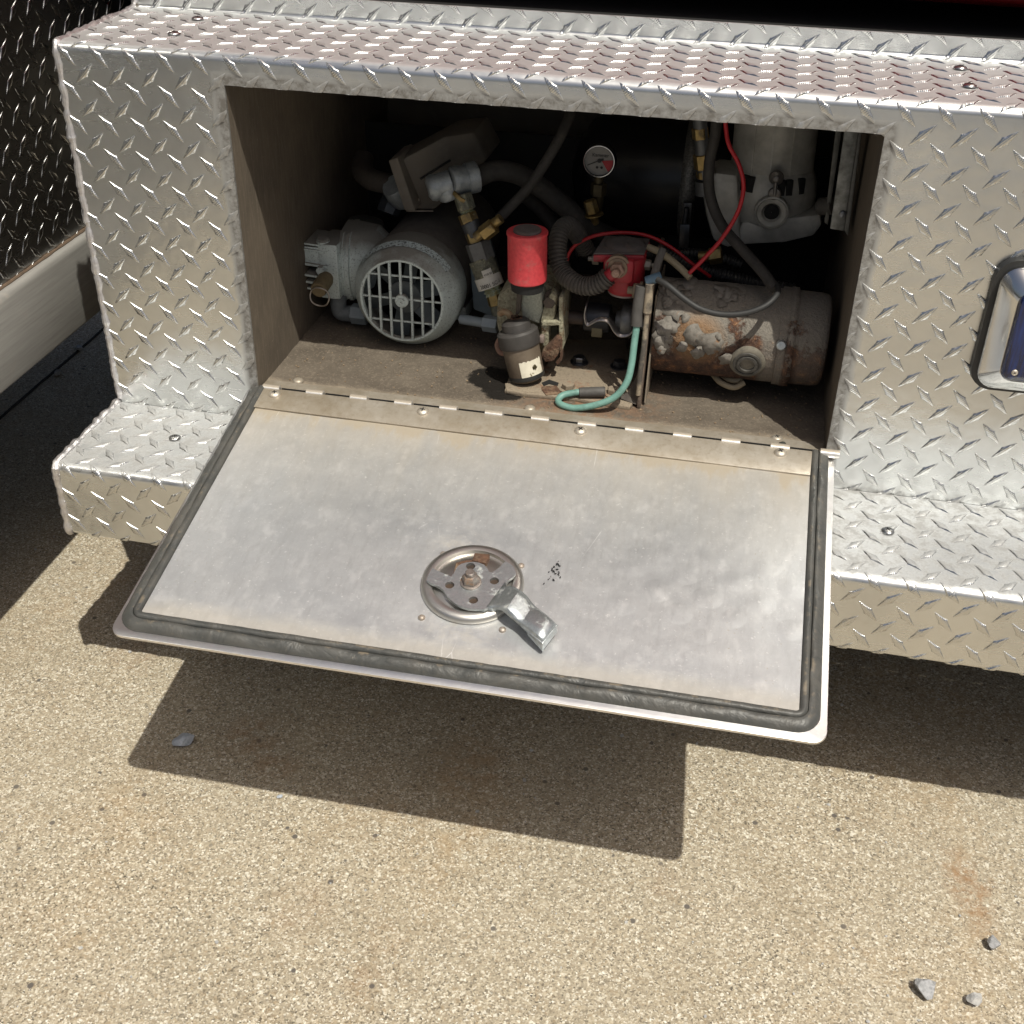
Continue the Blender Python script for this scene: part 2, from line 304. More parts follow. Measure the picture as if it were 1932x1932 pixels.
# ---------------------------------------------------------------- mesh helpers
ORG = {}
def thing(name, label, cat, loc=(0, 0, 0), group=None, kind=None):
    o = bpy.data.objects.new(name, None); COL.objects.link(o); o.location = loc; o.empty_display_size = .02
    ORG[o] = Vector(loc); o['label'] = label
    if cat: o['category'] = cat
    if group: o['group'] = group
    if kind: o['kind'] = kind
    return o
def obj(name, bm, mat, parent=None, smooth=32, label=None, kind=None, bevel=0):
    bmesh.ops.remove_doubles(bm, verts=bm.verts, dist=1e-6)
    bmesh.ops.recalc_face_normals(bm, faces=bm.faces)
    if bevel: bmesh.ops.bevel(bm, geom=[e for e in bm.edges if len(e.link_faces) == 2 and e.calc_face_angle(0) > .5], offset=bevel, segments=2, affect='EDGES', profile=.5)
    org = ORG[parent] if parent else Vector()
    bmesh.ops.translate(bm, verts=bm.verts, vec=-org)
    me = bpy.data.meshes.new(name); bm.to_mesh(me); bm.free()
    for mt in (mat if isinstance(mat, (list, tuple)) else [mat]): me.materials.append(mt)
    if smooth:
        me.polygons.foreach_set('use_smooth', [True]*len(me.polygons)); me.set_sharp_from_angle(angle=math.radians(smooth))
    o = bpy.data.objects.new(name, me); COL.objects.link(o)
    ORG[o] = org
    if parent: o.parent = parent
    if label: o['label'] = label
    if kind: o['kind'] = kind
    return o
def solo(name, bm, mat, label, cat, smooth=32, group=None, base=None, kind=None):   # a thing that is one mesh
    o = obj(name, bm, mat, None, smooth)
    c = base or Vector((sum(v.co.x for v in o.data.vertices)/len(o.data.vertices), sum(v.co.y for v in o.data.vertices)/len(o.data.vertices), min(v.co.z for v in o.data.vertices)))
    for v in o.data.vertices: v.co -= c
    o.location = c; o['label'] = label; o['category'] = cat; ORG[o] = Vector(c)
    if group: o['group'] = group
    if kind: o['kind'] = kind
    return o
def place(name, me, parent, mw):                     # another piece sharing mesh data
    o = bpy.data.objects.new(name, me); COL.objects.link(o); o.parent = parent
    m = mw.copy(); m.translation = m.translation - ORG[parent]; o.matrix_basis = m; ORG[o] = ORG[parent]
    return o
def mesh_of(name, bm, mat, smooth=32):
    o = obj(name, bm, mat, None, smooth); me = o.data; bpy.data.objects.remove(o); return me
def frame(z, x=None):                                # rotation with local Z along z
    z = Vector(z).normalized(); x = Vector(x) if x else (Vector((1, 0, 0)) if abs(z.x) < .9 else Vector((0, 1, 0)))
    x = (x - z*x.dot(z)).normalized(); y = z.cross(x)
    return Matrix((x, y, z)).transposed()
def MX(loc, rot=None, sc=1):
    m = (rot.to_4x4() if rot else Matrix.Identity(4)) @ Matrix.Scale(sc, 4) ; m.translation = loc; return m
def lathe(bm, p0, ax, prof, seg=32, x=None, cap=True, phase=0, jit=0):   # prof: (distance along axis, radius)
    R = frame(ax, x); p0 = Vector(p0); rings = []
    for t, r in prof:
        rings.append([bm.verts.new(p0 + R @ Vector((r*math.cos(a), r*math.sin(a), t)) + (Vector((rnd.uniform(-jit, jit),)*3) if jit else Vector())) for a in [phase+2*math.pi*i/seg for i in range(seg)]])
    for A, B in zip(rings, rings[1:]):
        for i in range(seg): bm.faces.new((A[i], A[(i+1) % seg], B[(i+1) % seg], B[i]))
    if cap:
        for A in (rings[0], rings[-1]):
            try: bm.faces.new(A)
            except ValueError: pass
    return bm
def cyl(bm, a, b, r, seg=24, r2=None, bev=0, **k):
    a = Vector(a); b = Vector(b); L = (b-a).length; r2 = r if r2 is None else r2
    prof = [(0, r-bev), (bev, r), (L-bev, r2), (L, r2-bev)] if bev else [(0, r), (L, r2)]
    return lathe(bm, a, b-a, prof, seg, **k)
def spline(pts, n=8):
    P = [Vector(p) for p in pts]; out = []
    for i in range(len(P)-1):
        a = P[i-1] if i else P[0]*2-P[1]; b, c = P[i], P[i+1]; d = P[i+2] if i+2 < len(P) else P[-1]*2-P[-2]
        for k in range(n):
            t = k/n; out.append(.5*((2*b)+(-a+c)*t+(2*a-5*b+4*c-d)*t*t+(-a+3*b-3*c+d)*t**3))
    out.append(P[-1]); return out
def tube(bm, pts, r, seg=10, cap=True):
    N = len(pts); rr = r if callable(r) else (lambda i: r)
    T = [(pts[min(i+1, N-1)]-pts[max(i-1, 0)]).normalized() for i in range(N)]
    x = frame(T[0]).col[0]; rings = []
    for i, p in enumerate(pts):
        x = (x - T[i]*x.dot(T[i])).normalized(); y = T[i].cross(x)
        rings.append([bm.verts.new(p + (x*math.cos(a)+y*math.sin(a))*rr(i)) for a in [2*math.pi*k/seg for k in range(seg)]])
    for A, B in zip(rings, rings[1:]):
        for i in range(seg): bm.faces.new((A[i], A[(i+1) % seg], B[(i+1) % seg], B[i]))
    if cap: bm.faces.new(rings[0]); bm.faces.new(rings[-1])
    return bm
def resample(pts, step):
    out = [pts[0]]; acc = 0
    for a, b in zip(pts, pts[1:]):
        L = (b-a).length; t = step-acc
        while t < L: out.append(a+(b-a)*(t/L)); t += step
        acc = (acc+L) % step if L else acc
    return out
def hex8(bm, F, B):                                   # front quad, back quad
    v = [bm.verts.new(p) for p in list(F)+list(B)]; n = len(F)
    bm.faces.new(v[:n]); bm.faces.new(v[n:][::-1])
    for i in range(n): j = (i+1) % n; bm.faces.new((v[i], v[j], v[n+j], v[n+i]))
    return bm
def box(bm, c, s, R=None):
    c = Vector(c); R = R or Matrix.Identity(3); h = Vector(s)/2
    q = [(-1, -1), (1, -1), (1, 1), (-1, 1)]
    return hex8(bm, [c+R@Vector((a*h.x, b*h.y, -h.z)) for a, b in q], [c+R@Vector((a*h.x, b*h.y, h.z)) for a, b in q])
def rrect(x0, y0, x1, y1, r, n=6, rs=None):
    out = []; rs = rs or [r]*4
    for (cx, cy, a0), q in zip(((x1, y1, 0), (x0, y1, 90), (x0, y0, 180), (x1, y0, 270)), rs):
        sx = -1 if cx == x1 else 1; sy = -1 if cy == y1 else 1
        if q == 0: out.append((cx, cy)); continue
        for k in range(n+1):
            a = math.radians(a0+90*k/n); out.append((cx+sx*q+q*math.cos(a), cy+sy*q+q*math.sin(a)))
    return out
B = bmesh.new

# ---------------------------------------------------------------- ground
bm = B()
gx = [-40, -8, -2.5, -1.5] + [-1.5+.06*i for i in range(1, 66)] + [3.5, 9, 40]
gy = [-40, -8, -2.5, -1.2] + [-1.2+.06*i for i in range(1, 50)] + [3.5, 9, 40]
gv = [[bm.verts.new((x, y, .0012*mnoise.noise(Vector((x*5, y*5, 0))) if abs(x) < 3 and abs(y) < 2 else 0)) for y in gy] for x in gx]
for i in range(len(gx)-1):
    for j in range(len(gy)-1): bm.faces.new((gv[i][j], gv[i+1][j], gv[i+1][j+1], gv[i][j+1]))
g = obj('ground', bm, CONC); g['kind'] = 'structure'; g['label'] = 'sandy exposed aggregate concrete slab with faint rust stains'
bm = B(); tube(bm, [Vector((-.735+.0015*mnoise.noise(Vector((k*.3, 0, 0))), -.6+.02*k, .0006+.0012*mnoise.noise(Vector((-.735*5, (-.6+.02*k)*5, 0))))) for k in range(160)], .0028, 8)
ar = B(); ar.faces.new([ar.verts.new(p) for p in ((-40, -40, .006), (40, -40, .006), (40, -2.35, .006), (-40, -2.35, .006))])  # unseen ground sheet, added so the front face reflects grey
ar = obj('grey_reflection_sheet', ar, m_metal('pale_grey_sheet', (.25, .25, .25), (.20, .20, .20), .9, 0, 200, bs=.6)); ar['kind'] = 'structure'; ar['label'] = 'unseen pale grey sheet added beyond the concrete slab for grey reflections'
j = obj('expansion_joint', bm, m_metal('joint_tar', (.03, .027, .022), (.02, .018, .015), .9, 0, 80), g, label='dark joint line in the concrete under the side panel')

# ---------------------------------------------------------------- tread plate sheets
def make_profile(pts):       # pts: (y, z, fillet radius); returns samples (s, y, z, ny, nz), outer normal on the left of travel reversed
    P = [Vector((a, b)) for a, b, _ in pts]; out = []
    path = [P[0]]
    for i in range(1, len(P)-1):
        r = pts[i][2]; a = (P[i-1]-P[i]).normalized(); b = (P[i+1]-P[i]).normalized()
        h = math.acos(max(-1, min(1, a.dot(b))))/2; d = r/math.tan(h)
        p, q = P[i]+a*d, P[i]+b*d; c = P[i]+(a+b).normalized()*(r/math.sin(h))
        for k in range(9):
            v = (p-c)*(1-k/8)+(q-c)*(k/8); path.append(c+v.normalized()*r)
    path.append(P[-1]); s = 0; res = []
    for i, p in enumerate(path):
        if i: s += (p-path[i-1]).length
        t = (path[min(i+1, len(path)-1)]-path[max(i-1, 0)]).normalized()
        res.append((s, p.x, p.y, t.y, -t.x))
    return res
def prof_at(pr, s):
    s = max(pr[0][0], min(pr[-1][0], s))
    for a, b in zip(pr, pr[1:]):
        if s <= b[0]:
            t = (s-a[0])/max(1e-9, b[0]-a[0]); return [a[k]+(b[k]-a[k])*t for k in range(1, 5)]
    return list(pr[-1][1:])
def lug_grid():              # one raised diamond: (along, across, height)
    L, W, H = .0153, .0042, .0015; G = []
    for i in range(13):
        a = -1+2*i/12; wd = W*(1-abs(a))**.78 * (1+.22*math.exp(-(a/.13)**2)); row = []
        for b, h in ((-1, -.0003), (-.86, .45), (-.62, .92), (0, 1.0), (.62, .92), (.86, .45), (1, -.0003)):
            hh = H*h*min(1, (1-abs(a))*2.6+.02) if h > 0 else h
            row.append((a*L, b*wd + (1e-4*b), hh))
        G.append(row)
    return G
LG = lug_grid()
def sheet(pr, ymap, x0, x1, s0, lx0, hole, parent, pname, lname, label, pitch=(.03695, .0357), mats=(TREAD, LUG), hs=1.0, th=.003, xo=0):
    # plate surface
    def P(x, s, h=0):
        y, z, ny, nz = prof_at(pr, s); p = ymap(x, y+ny*h, z+nz*h)
        return p
    cuts = sorted(set([p[0] for p in pr] + ([hole[2], hole[3]] if hole else [])))
    xs = [x0+(x1-x0)*i/30 for i in range(31)] + ([hole[0], hole[1]] if hole else [])
    xs = sorted(set(round(x, 6) for x in xs)); bm = B()
    V = [[bm.verts.new(P(x, s)) for s in cuts] for x in xs]
    for i in range(len(xs)-1):
        for j in range(len(cuts)-1):
            cx, cs = (xs[i]+xs[i+1])/2, (cuts[j]+cuts[j+1])/2
            if hole and hole[0] < cx < hole[1] and hole[2] < cs < hole[3]: continue
            bm.faces.new((V[i][j], V[i+1][j], V[i+1][j+1], V[i][j+1]))
    plate = obj(pname, bm, mats[0], parent, 40, label)
    md = plate.modifiers.new('thickness', 'SOLIDIFY'); md.thickness = th; md.offset = -1
    es = plate.modifiers.new('crisp_edges', 'EDGE_SPLIT'); es.split_angle = math.radians(50)
    # which way round did the normals come out?
    me = plate.data; f = me.polygons[len(me.polygons)//2]; c = f.center
    yy = prof_at(pr, s0); 
    ref = P(xs[0], cuts[0]+1e-4, .01) - P(xs[0], cuts[0]+1e-4, 0); f0 = me.polygons[0]
    if f0.normal.dot(ref) < 0: me.flip_normals()
    # raised diamonds
    bm = B(); smax = pr[-1][0]
    jn = int(smax/pitch[1])+3; im = int((x1-x0)/pitch[0])+3
    for par in (0, 1):
        for j in range(-jn, jn):
            s = s0 + (j+.5*par)*pitch[1]
            if not (-.008 < s < smax+.008): continue
            for i in range(-1, im):
                x = lx0 + (i+.5*par)*pitch[0] + rnd.uniform(-.0003, .0003)
                if not (x0-.008 < x < x1+.008): continue
                if hole and hole[0]+.009 < x < hole[1]-.009 and hole[2]+.009 < s < hole[3]-.009: continue
                ang = math.radians(-46 if par == 0 else 44); ca, sa = math.cos(ang), math.sin(ang); R = []
                for row in LG:
                    rr = []
                    for a, b, h in row:
                        X = x+a*ca-b*sa; T = s-(a*sa+b*ca)
                        X = max(x0, min(x1, X)); T = max(0, min(smax, T))
                        if hole and hole[0] < X < hole[1] and hole[2] < T < hole[3]:
                            d = [(X-hole[0], 0), (hole[1]-X, 1), (T-hole[2], 2), (hole[3]-T, 3)]; k = min(d)[1]
                            if k < 2: X = hole[k]
                            else: T = hole[k]
                        rr.append(bm.verts.new(P(X, T, h*hs)))
                    R.append(rr)
                for A, C in zip(R, R[1:]):
                    for k in range(6): 
                        f = bm.faces.new((A[k], C[k], C[k+1], A[k+1]))
    bm.normal_update()
    me = bpy.data.meshes.new(lname); bm.to_mesh(me); bm.free(); me.materials.append(mats[1])
    me.polygons.foreach_set('use_smooth', [True]*len(me.polygons)); me.set_sharp_from_angle(angle=math.radians(38))
    org = ORG[parent]; me.transform(Matrix.Translation(-org))
    o = bpy.data.objects.new(lname, me); COL.objects.link(o); o.parent = parent; o['kind'] = 'stuff'; ORG[o] = org
    return P

W_, ZO0, ZO1 = .660, .4075, .758
ZT, ZS, ZB, DL, XL, XR = .7895, .3671, .2725, .1535, -.1845, 1.75
bump_ = thing('truck_bumper', 'silver diamond tread plate step bumper with a machinery compartment and its drop-down door', 'truck bumper')
up_ = make_profile([(.184, .8115, 0), (.184, ZT, .004), (0, ZT, .0095), (0, ZS-.001, 0)])
def s_of_z(pr, z):                                    # arc length where the front face passes height z
    best = min(((abs(a[2]-z), a) for a in pr if abs(a[1]) < 1e-4), key=lambda t: t[0])[1]
    return best[0] + (best[2]-z)
HOLE = (0.0, W_, s_of_z(up_, ZO1), s_of_z(up_, ZO0))
ym = lambda x, y, z: Vector((x, y, z))
PU = sheet(up_, ym, XL, XR, s_of_z(up_, .7775), -.1744, HOLE, bump_, 'upper_tread_plate', 'upper_tread_lugs', 'upper bent tread plate: lip, step top and front face round the opening')
lo_ = make_profile([(-.0005, ZS, 0), (-DL, ZS, .0085), (-DL, ZB, .006), (-DL+.05, ZB-.002, 0)])
def yl(x, y, z): return Vector((x, y*(1+.0137*(x-XL)/DL), z))
s_lo = DL-.0085 + .0085*math.pi/2 + (ZS-.0085-.3626)
PLW = sheet(lo_, yl, XL-.003, XR, s_lo, -.1730, None, bump_, 'lower_tread_plate', 'lower_tread_lugs', 'lower tread plate step below the compartment')
# end caps and dark inside
bm = B(); hex8(bm, [Vector((XL+.001, a, b)) for a, b in ((.182, .80), (.182, .785), (.006, .785), (.004, .36), (.45, .36), (.45, .80))], [Vector((XL+.004, a, b)) for a, b in ((.182, .80), (.182, .785), (.006, .785), (.004, .36), (.45, .36), (.45, .80))])
obj('end_cap', bm, WALL, bump_)
q = ((-.150, .3625), (-.150, .2755), (.30, .2755), (.30, .3625)); bm = B(); hex8(bm, [Vector((XL-.002, a, b)) for a, b in q], [Vector((XL+.001, a, b)) for a, b in q])
obj('end_cap', bm, WALL, bump_)
# weld beads
def bead(pts, name, r=.0042):
    pts = resample(pts, .0035); bm = B()
    P2 = [p + Vector((mnoise.noise(p*90)*.0016, mnoise.noise(p*70+Vector((9, 0, 0)))*.0010, mnoise.noise(p*80+Vector((0, 7, 0)))*.001)) for p in pts]
    rad = [r*(1+.42*mnoise.noise(p*170)+.35*mnoise.noise(p*60)) for p in pts]
    tube(bm, P2, lambda i: rad[i], 10); return obj(name, bm, WELD, bump_)
bead([PU(XL+.001, s*.01, -.001) for s in range(int(up_[-1][0]*100)+1)], 'weld_bead')
bead([PLW(XL-.002, s*.005, -.001) for s in range(int(lo_[-1][0]*200)-8)], 'weld_bead', .0048)
bead([Vector((XL-.003, DL*0+.002, ZS)), Vector((XL-.003, .09, ZS))], 'weld_bead', .003)

# step screws
def screw_mesh(name, r, h, mat, cross=True):
    bm = B(); lathe(bm, (0, 0, 0), (0, 0, 1), [(0, r), (h*.35, r*.97), (h*.72, r*.75), (h*.95, r*.4), (h, .0002)], 20)
    me = mesh_of(name, bm, mat, 60); 
    bm = B(); bm.from_mesh(me)
    if cross:
        for a in (0, math.pi/2): box(bm, (0, 0, h*.93), (r*.82, r*.2, h*.16), Matrix.Rotation(a+.4, 3, 'Z'))
        me.materials.append(BLACKM); bm.faces.ensure_lookup_table()
        for f in bm.faces[-12:]: f.material_index = 1
    bm.to_mesh(me); bm.free(); return me
STEPS = screw_mesh('step_screw', .0070, .0028, m_metal('weathered_step_screw', (.52, .52, .51), (.40, .40, .39), .30, 1, 90))
for (x, y, z) in ((-.0799, -.0687, ZS), (.7304, -.0767, ZS), (.7345, .1399, ZT), (.7361, .0682, ZT), (-.0861, .1387, ZT), (-.0788, .0621, ZT)):
    place('step_screw', STEPS, bump_, MX((x, y, z+.0012)))

# ---------------------------------------------------------------- compartment inside
def plate(name, pts, n, mat, parent, th=.003, label=None):
    bm = B(); n = Vector(n).normalized()*th; hex8(bm, [Vector(p) for p in pts], [Vector(p)+n for p in pts]); return obj(name, bm, mat, parent, label=label)
YB = .56
plate('compartment_wall', [(0, .0035, .398), (0, YB, .398), (0, YB, .784), (0, .0035, .784)], (-1, 0, 0), WALL, bump_, label='left compartment wall, sunlit at its front')
plate('compartment_wall', [(W_, .0035, .398), (W_, .0035, .784), (W_, YB, .784), (W_, YB, .398)], (1, 0, 0), WALL, bump_)
plate('compartment_wall', [(-.003, YB, .398), (-.003, YB, .79), (W_+.003, YB, .79), (W_+.003, YB, .398)], (0, 1, 0), PLASTBK, bump_)
plate('compartment_ceiling', [(-.003, .184, .786), (W_+.003, .184, .786), (W_+.003, YB, .786), (-.003, YB, .786)], (0, 0, 1), WALL, bump_)
# floor, slightly uneven with grime
bm = B(); n1, n2 = 66, 56
fv = [[bm.verts.new((W_*i/n1, .004+(YB-.004)*j/n2, .4045+.0011*mnoise.noise(Vector((i*.5, j*.5, 0)))+.0006*mnoise.noise(Vector((i*1.7, j*1.7, 3))))) for j in range(n2+1)] for i in range(n1+1)]
for i in range(n1):
    for j in range(n2): bm.faces.new((fv[i][j], fv[i+1][j], fv[i+1][j+1], fv[i][j+1]))
obj('compartment_floor', bm, FLOOR, bump_, 80)
plate('inner_ledge', [(XL, .004, .3655), (XL, .5, .3655), (XR, .5, .3655), (XR, .004, .3655)], (0, 0, -1), BLACKM, bump_)
# right-hand plate behind the front face so the bumper is closed
plate('inner_back_plate', [(XL, .45, .27), (XL, .45, .60), (XR, .45, .60), (XR, .45, .27)], (0, 1, 0), BLACKM, bump_)

# ---------------------------------------------------------------- hinge
RIV = screw_mesh('floor_rivet', .0066, .004, LEAF, False)
for (x, y) in ((.0379, .0334), (.323, .0311)): place('floor_rivet', RIV, bump_, MX((x, y, .4052)))
place('floor_screw', screw_mesh('floor_screw', .0066, .0032, SCREW), bump_, MX((.6072, .0282, .4055)))
def m_knuckle():
    t = NT('rubbed_knuckle_metal'); n = t.noise(220, 4, .7)
    g = t.ramp(t.ma('ADD', t.up(), t.ma('MULTIPLY', t.ma('SUBTRACT', n, .5), .25)), [(.62, 0.), (.80, .85)])
    return t.set(t.mix(g, (.80, .78, .75), (.30, .25, .185)), t.ma('ADD', .38, t.ma('MULTIPLY', g, .3)), t.ma('SUBTRACT', .8, t.ma('MULTIPLY', g, .6)), t.bump(n, .3, .0006))
DV = Vector((0, -.98131, -.19244)); DN = Vector((0, -.19244, .98131)); DX = Vector((1, 0, 0))
def D(x, v, h=0): return Vector((x, 0, .4075)) + DV*v + DN*h
door = obj('compartment_door', hex8(B(), [D(x, v, -.0035) for x, v in rrect(-.0113, .004, .6700, .3855, .014, 6, [.014, .014, .001, .001])], [D(x, v, 0) for x, v in rrect(-.0113, .004, .6700, .3855, .014, 6, [.014, .014, .001, .001])]), ALU_EDGE, bump_, bevel=.0006, label='folded-down compartment door, dull aluminium inside')
knB, knD = [], []
bmB = B(); lathe(bmB, (-.0105, 0, 0), (1, 0, 0), [(0, .0042), (.0004, .0048), (.0206, .0048), (.021, .0042)], 14); KB = mesh_of('hinge_knuckle', bmB, m_knuckle())
bmB = B(); lathe(bmB, (-.0158, 0, 0), (1, 0, 0), [(0, .0031), (.0316, .0031)], 14); KD = mesh_of('hinge_knuckle', bmB, LEAF)
GAPM = mesh_of('gap_shade_strip', box(B(), (0, 0, 0), (.0322, .0012, .0016)), BLACKM)  # black strips painted in for the shade in the gaps behind the knuckles
for k in range(13):
    x = .0196+.0537*k
    place('hinge_knuckle', KB, door, MX((x, -.0045, .4125)))
    if k < 12: place('hinge_knuckle', KD, door, MX((x+.02685, -.0040, .4090))); place('gap_shade_strip', GAPM, door, MX((x+.02685, .0004, .4112)))
plate('hinge_leaf', [(.002, .0005, .4080), (.658, .0005, .4080), (.658, .026, .4058), (.002, .026, .4058)], (0, 0, 1), LEAF, bump_, .0012)
bm = B(); hex8(bm, [D(x, v, .0068) for x, v in ((.008, .0065), (.645, .0065), (.644, .0455), (.0085, .0420))], [D(x, v, .0086) for x, v in ((.008, .0065), (.645, .0065), (.644, .0455), (.0085, .0420))]); obj('hinge_leaf', bm, LEAF, door, bevel=.0004)
DS = screw_mesh('door_screw', .0071, .0042, SCREW)
R3 = Matrix((DX, DV*-1, DN)).transposed()
for k, (x, v) in enumerate(((.0285, .0165), (.2075, .0165), (.3905, .0180), (.611, .0155))): place('door_screw', DS, door, MX(D(x, v, .0085), R3 @ Matrix.Rotation(k*1.1, 3, 'Z')))

# door pan with faint dents, seal, latch
bm = B(); nx, nv = 90, 52; PX0, PX1, PV0, PV1 = .0132, .6440, .004, .3585
def pan_h(x, v):
    e = min(x-PX0, PX1-x, PV1-v); d = .0016*mnoise.noise(Vector((x*6, v*6, 1)))+.0004*mnoise.noise(Vector((x*30, v*30, 5)))
    return .0064+d*min(1, max(0, e*20))
pv = [[bm.verts.new(D(PX0+(PX1-PX0)*i/nx, PV0+(PV1-PV0)*j/nv, pan_h(PX0+(PX1-PX0)*i/nx, PV0+(PV1-PV0)*j/nv))) for j in range(nv+1)] for i in range(nx+1)]
for i in range(nx):
    for j in range(nv): bm.faces.new((pv[i][j], pv[i+1][j], pv[i+1][j+1], pv[i][j+1]))
ed = [pv[i][0] for i in range(nx+1)] + [pv[nx][j] for j in range(1, nv+1)] + [pv[i][nv] for i in range(nx-1, -1, -1)] + [pv[0][j] for j in range(nv-1, 0, -1)]
lo = [bm.verts.new(v.co - DN*.0065) for v in ed]
for k in range(len(ed)): kk = (k+1) % len(ed); bm.faces.new((ed[k], ed[kk], lo[kk], lo[k]))
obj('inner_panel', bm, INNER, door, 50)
# seal: profile swept down the left side, across the outer edge and up the right side
def seal_path(n=7):
    L = []
    x0, x1, v1, vt = .0130, .6442, .3587, .004
    for k in range(60): L.append((x0, vt+(v1-.004-vt)*k/59, (-1, 0)))
    for k in range(n+1): a = math.radians(180-90*k/n); L.append((x0+.004+.004*math.cos(a), v1-.004+.004*math.sin(a), (math.cos(a), math.sin(a))))
    for k in range(1, 100): L.append((x0+.006+(x1-x0-.012)*k/100, v1, (0, 1)))
    for k in range(n+1): a = math.radians(90-90*k/n); L.append((x1-.004+.004*math.cos(a), v1-.004+.004*math.sin(a), (math.cos(a), math.sin(a))))
    for k in range(60): L.append((x1, v1-.004-(v1-.004-vt)*k/59, (1, 0)))
    return L
SP = seal_path()
def sweep(profile, wob, name, mat):
    bm = B(); rows = []
    for x, v, (nx_, nv_) in SP:
        sc = 1.0 + .02*nv_ + .05*max(0, nx_) + .14*max(0, -nx_); row = []
        for i, (t, h) in enumerate(profile):
            w1 = mnoise.noise(Vector((x*55+i*.12, v*55, i*.3)))*wob*(1 if 0 < i < len(profile)-1 else 0)
            w2 = abs(mnoise.noise(Vector((x*38+t*60, v*38-t*50, 4))))*wob*1.4*(1 if 0 < i < len(profile)-1 else 0)
            row.append(bm.verts.new(D(x+nx_*t*sc, v+nv_*t*sc, h+w1-w2)))
        rows.append(row)
    for A, C in zip(rows, rows[1:]):
        for i in range(len(A)-1): bm.faces.new((A[i], A[i+1], C[i+1], C[i]))
    for r in (rows[0], rows[-1]): bm.faces.new(r)
    return obj(name, bm, mat, door, 60)
bulb = [(.0002, .001), (.0002, .0068)] + [(.0038+.0036*math.cos(math.radians(180-22.5*k)), .0070+.0032*math.sin(math.radians(180-22.5*k))) for k in range(9)] + [(.0076, .004), (.0077, .001)]
band = [(.0078, .001), (.0078, .0078), (.0088, .0086), (.0112, .0084), (.0140, .0070), (.0166, .0050), (.0182, .0022), (.0186, .0003)]
sweep(bulb, .0006, 'seal_bulb', GASK); sweep(band, .0016, 'seal_skirt', GASK)

# latch on the door (photo points carried onto the door plane)
def dp(X, Y, h):
    u, v = (1000+X/4.2933)*1932/2560, (1320+Y/4.2933)*1932/2560
    d = ray(u, v); P0 = D(0, 0, h); t = ((P0-Vector(CP)).dot(DN))/d.dot(DN); return Vector(CP)+d*t
hc = .0066
cB = D(.3235, .2655, 0)
bm = B(); lathe(bm, cB+DN*hc, DN, [(0, .0500), (.0018, .0512), (.0055, .0506), (.0082, .0478), (.0090, .0440), (.0084, .0405), (.0050, .0392), (.0046, .0375), (.0068, .0330), (.0085, .0240), (.0090, .012), (.0088, .0003)], 72)
obj('latch_bowl', bm, m_metal('satin_stainless', (.62, .60, .56), (.54, .52, .49), .40, 1, 40, bs=.05), door, 50)
HP = .0205
out = [(285,560),(305,500),(350,432),(400,455),(455,480),(510,505),(548,520),(575,490),(600,435),(625,405),(660,383),(720,368),(790,362),(850,372),(905,395),(935,430),(960,470),(985,478),(1030,450),(1075,415),(1110,375),(1135,358),(1185,385),(1225,420),(1243,480),(1215,520),(1170,555),(1140,595),(1135,625),(1150,650),(1120,720),(1060,800),(1030,858),(985,868),(940,858),(900,875),(860,868),(790,866),(720,858),(655,838),(600,812),(550,775),(510,740),(485,700),(460,660),(425,632),(385,610),(330,590)]
holes = [(757, 410), (533, 612), (1012, 567), (787, 773)]
def holed(h):
    bm = B(); es = []
    def loop(pts):
        vs = [bm.verts.new(p) for p in pts]
        for a, b in zip(vs, vs[1:]+vs[:1]): es.append(bm.edges.new((a, b)))
    loop([dp(x, y, h) for x, y in out])
    for (x, y) in holes:
        c = dp(x, y, h); loop([c+DX*.0046*math.cos(a)+DV*.0046*math.sin(a) for a in [2*math.pi*k/14 for k in range(14)]])
    bmesh.ops.triangle_fill(bm, edges=es, use_beauty=True, normal=DN); return bm
bm = holed(HP); geo = bmesh.ops.extrude_face_region(bm, geom=bm.faces[:]); bmesh.ops.translate(bm, verts=[e for e in geo['geom'] if isinstance(e, bmesh.types.BMVert)], vec=-DN*.0035)
obj('cam_plate', bm, ZINC, door, 30)
bm = B()
for (x, y) in holes: lathe(bm, dp(x, y, HP-.0034), DN, [(-.002, .0052), (0, .0052)], 14)
obj('cam_hole_backing', bm, m_metal('dark_rust_hole', (.06, .035, .02), (.03, .02, .015), .8, 0, 90), door)
# curved striker arm: cross rows (left edge, right edge, height) with turned-down sides at the tip
rows = [((930, 855), (1130, 590), .0196, .0), ((985, 866), (1150, 640), .0200, .0), ((1040, 862), (1190, 628), .0222, .0008), ((1090, 872), (1235, 640), .0250, .003), ((1140, 905), (1290, 672), .0265, .005), ((1190, 950), (1345, 715), .0255, .0055), ((1250, 1003), (1395, 785), .0225, .004), ((1300, 1045), (1440, 838), .0215, .004), ((1365, 1100), (1500, 880), .0228, .006), ((1450, 1175), (1590, 945), .0232, .0075), ((1530, 1235), (1685, 1035), .0232, .008)]
bm = B(); rr = []
for (a, b, h, dome) in rows:
    p, q = dp(a[0], a[1], h), dp(b[0], b[1], h); row = []
    for k in range(9):
        t = k/8; row.append(bm.verts.new(p.lerp(q, t) + DN*(dome*.8*(1-abs(2*t-1)**4.5) - dome*.4)))
    rr.append(row)
for A, C in zip(rr, rr[1:]):
    for k in range(8): bm.faces.new((A[k], A[k+1], C[k+1], C[k]))
o = obj('striker_arm', bm, ZINC, door, 24); md = o.modifiers.new('t', 'SOLIDIFY'); md.thickness = .003; md.offset = 0
p, q = dp(1530, 1240, .024), dp(1690, 1040, .024); d0 = (q-p).normalized(); fw = d0.cross(DN)
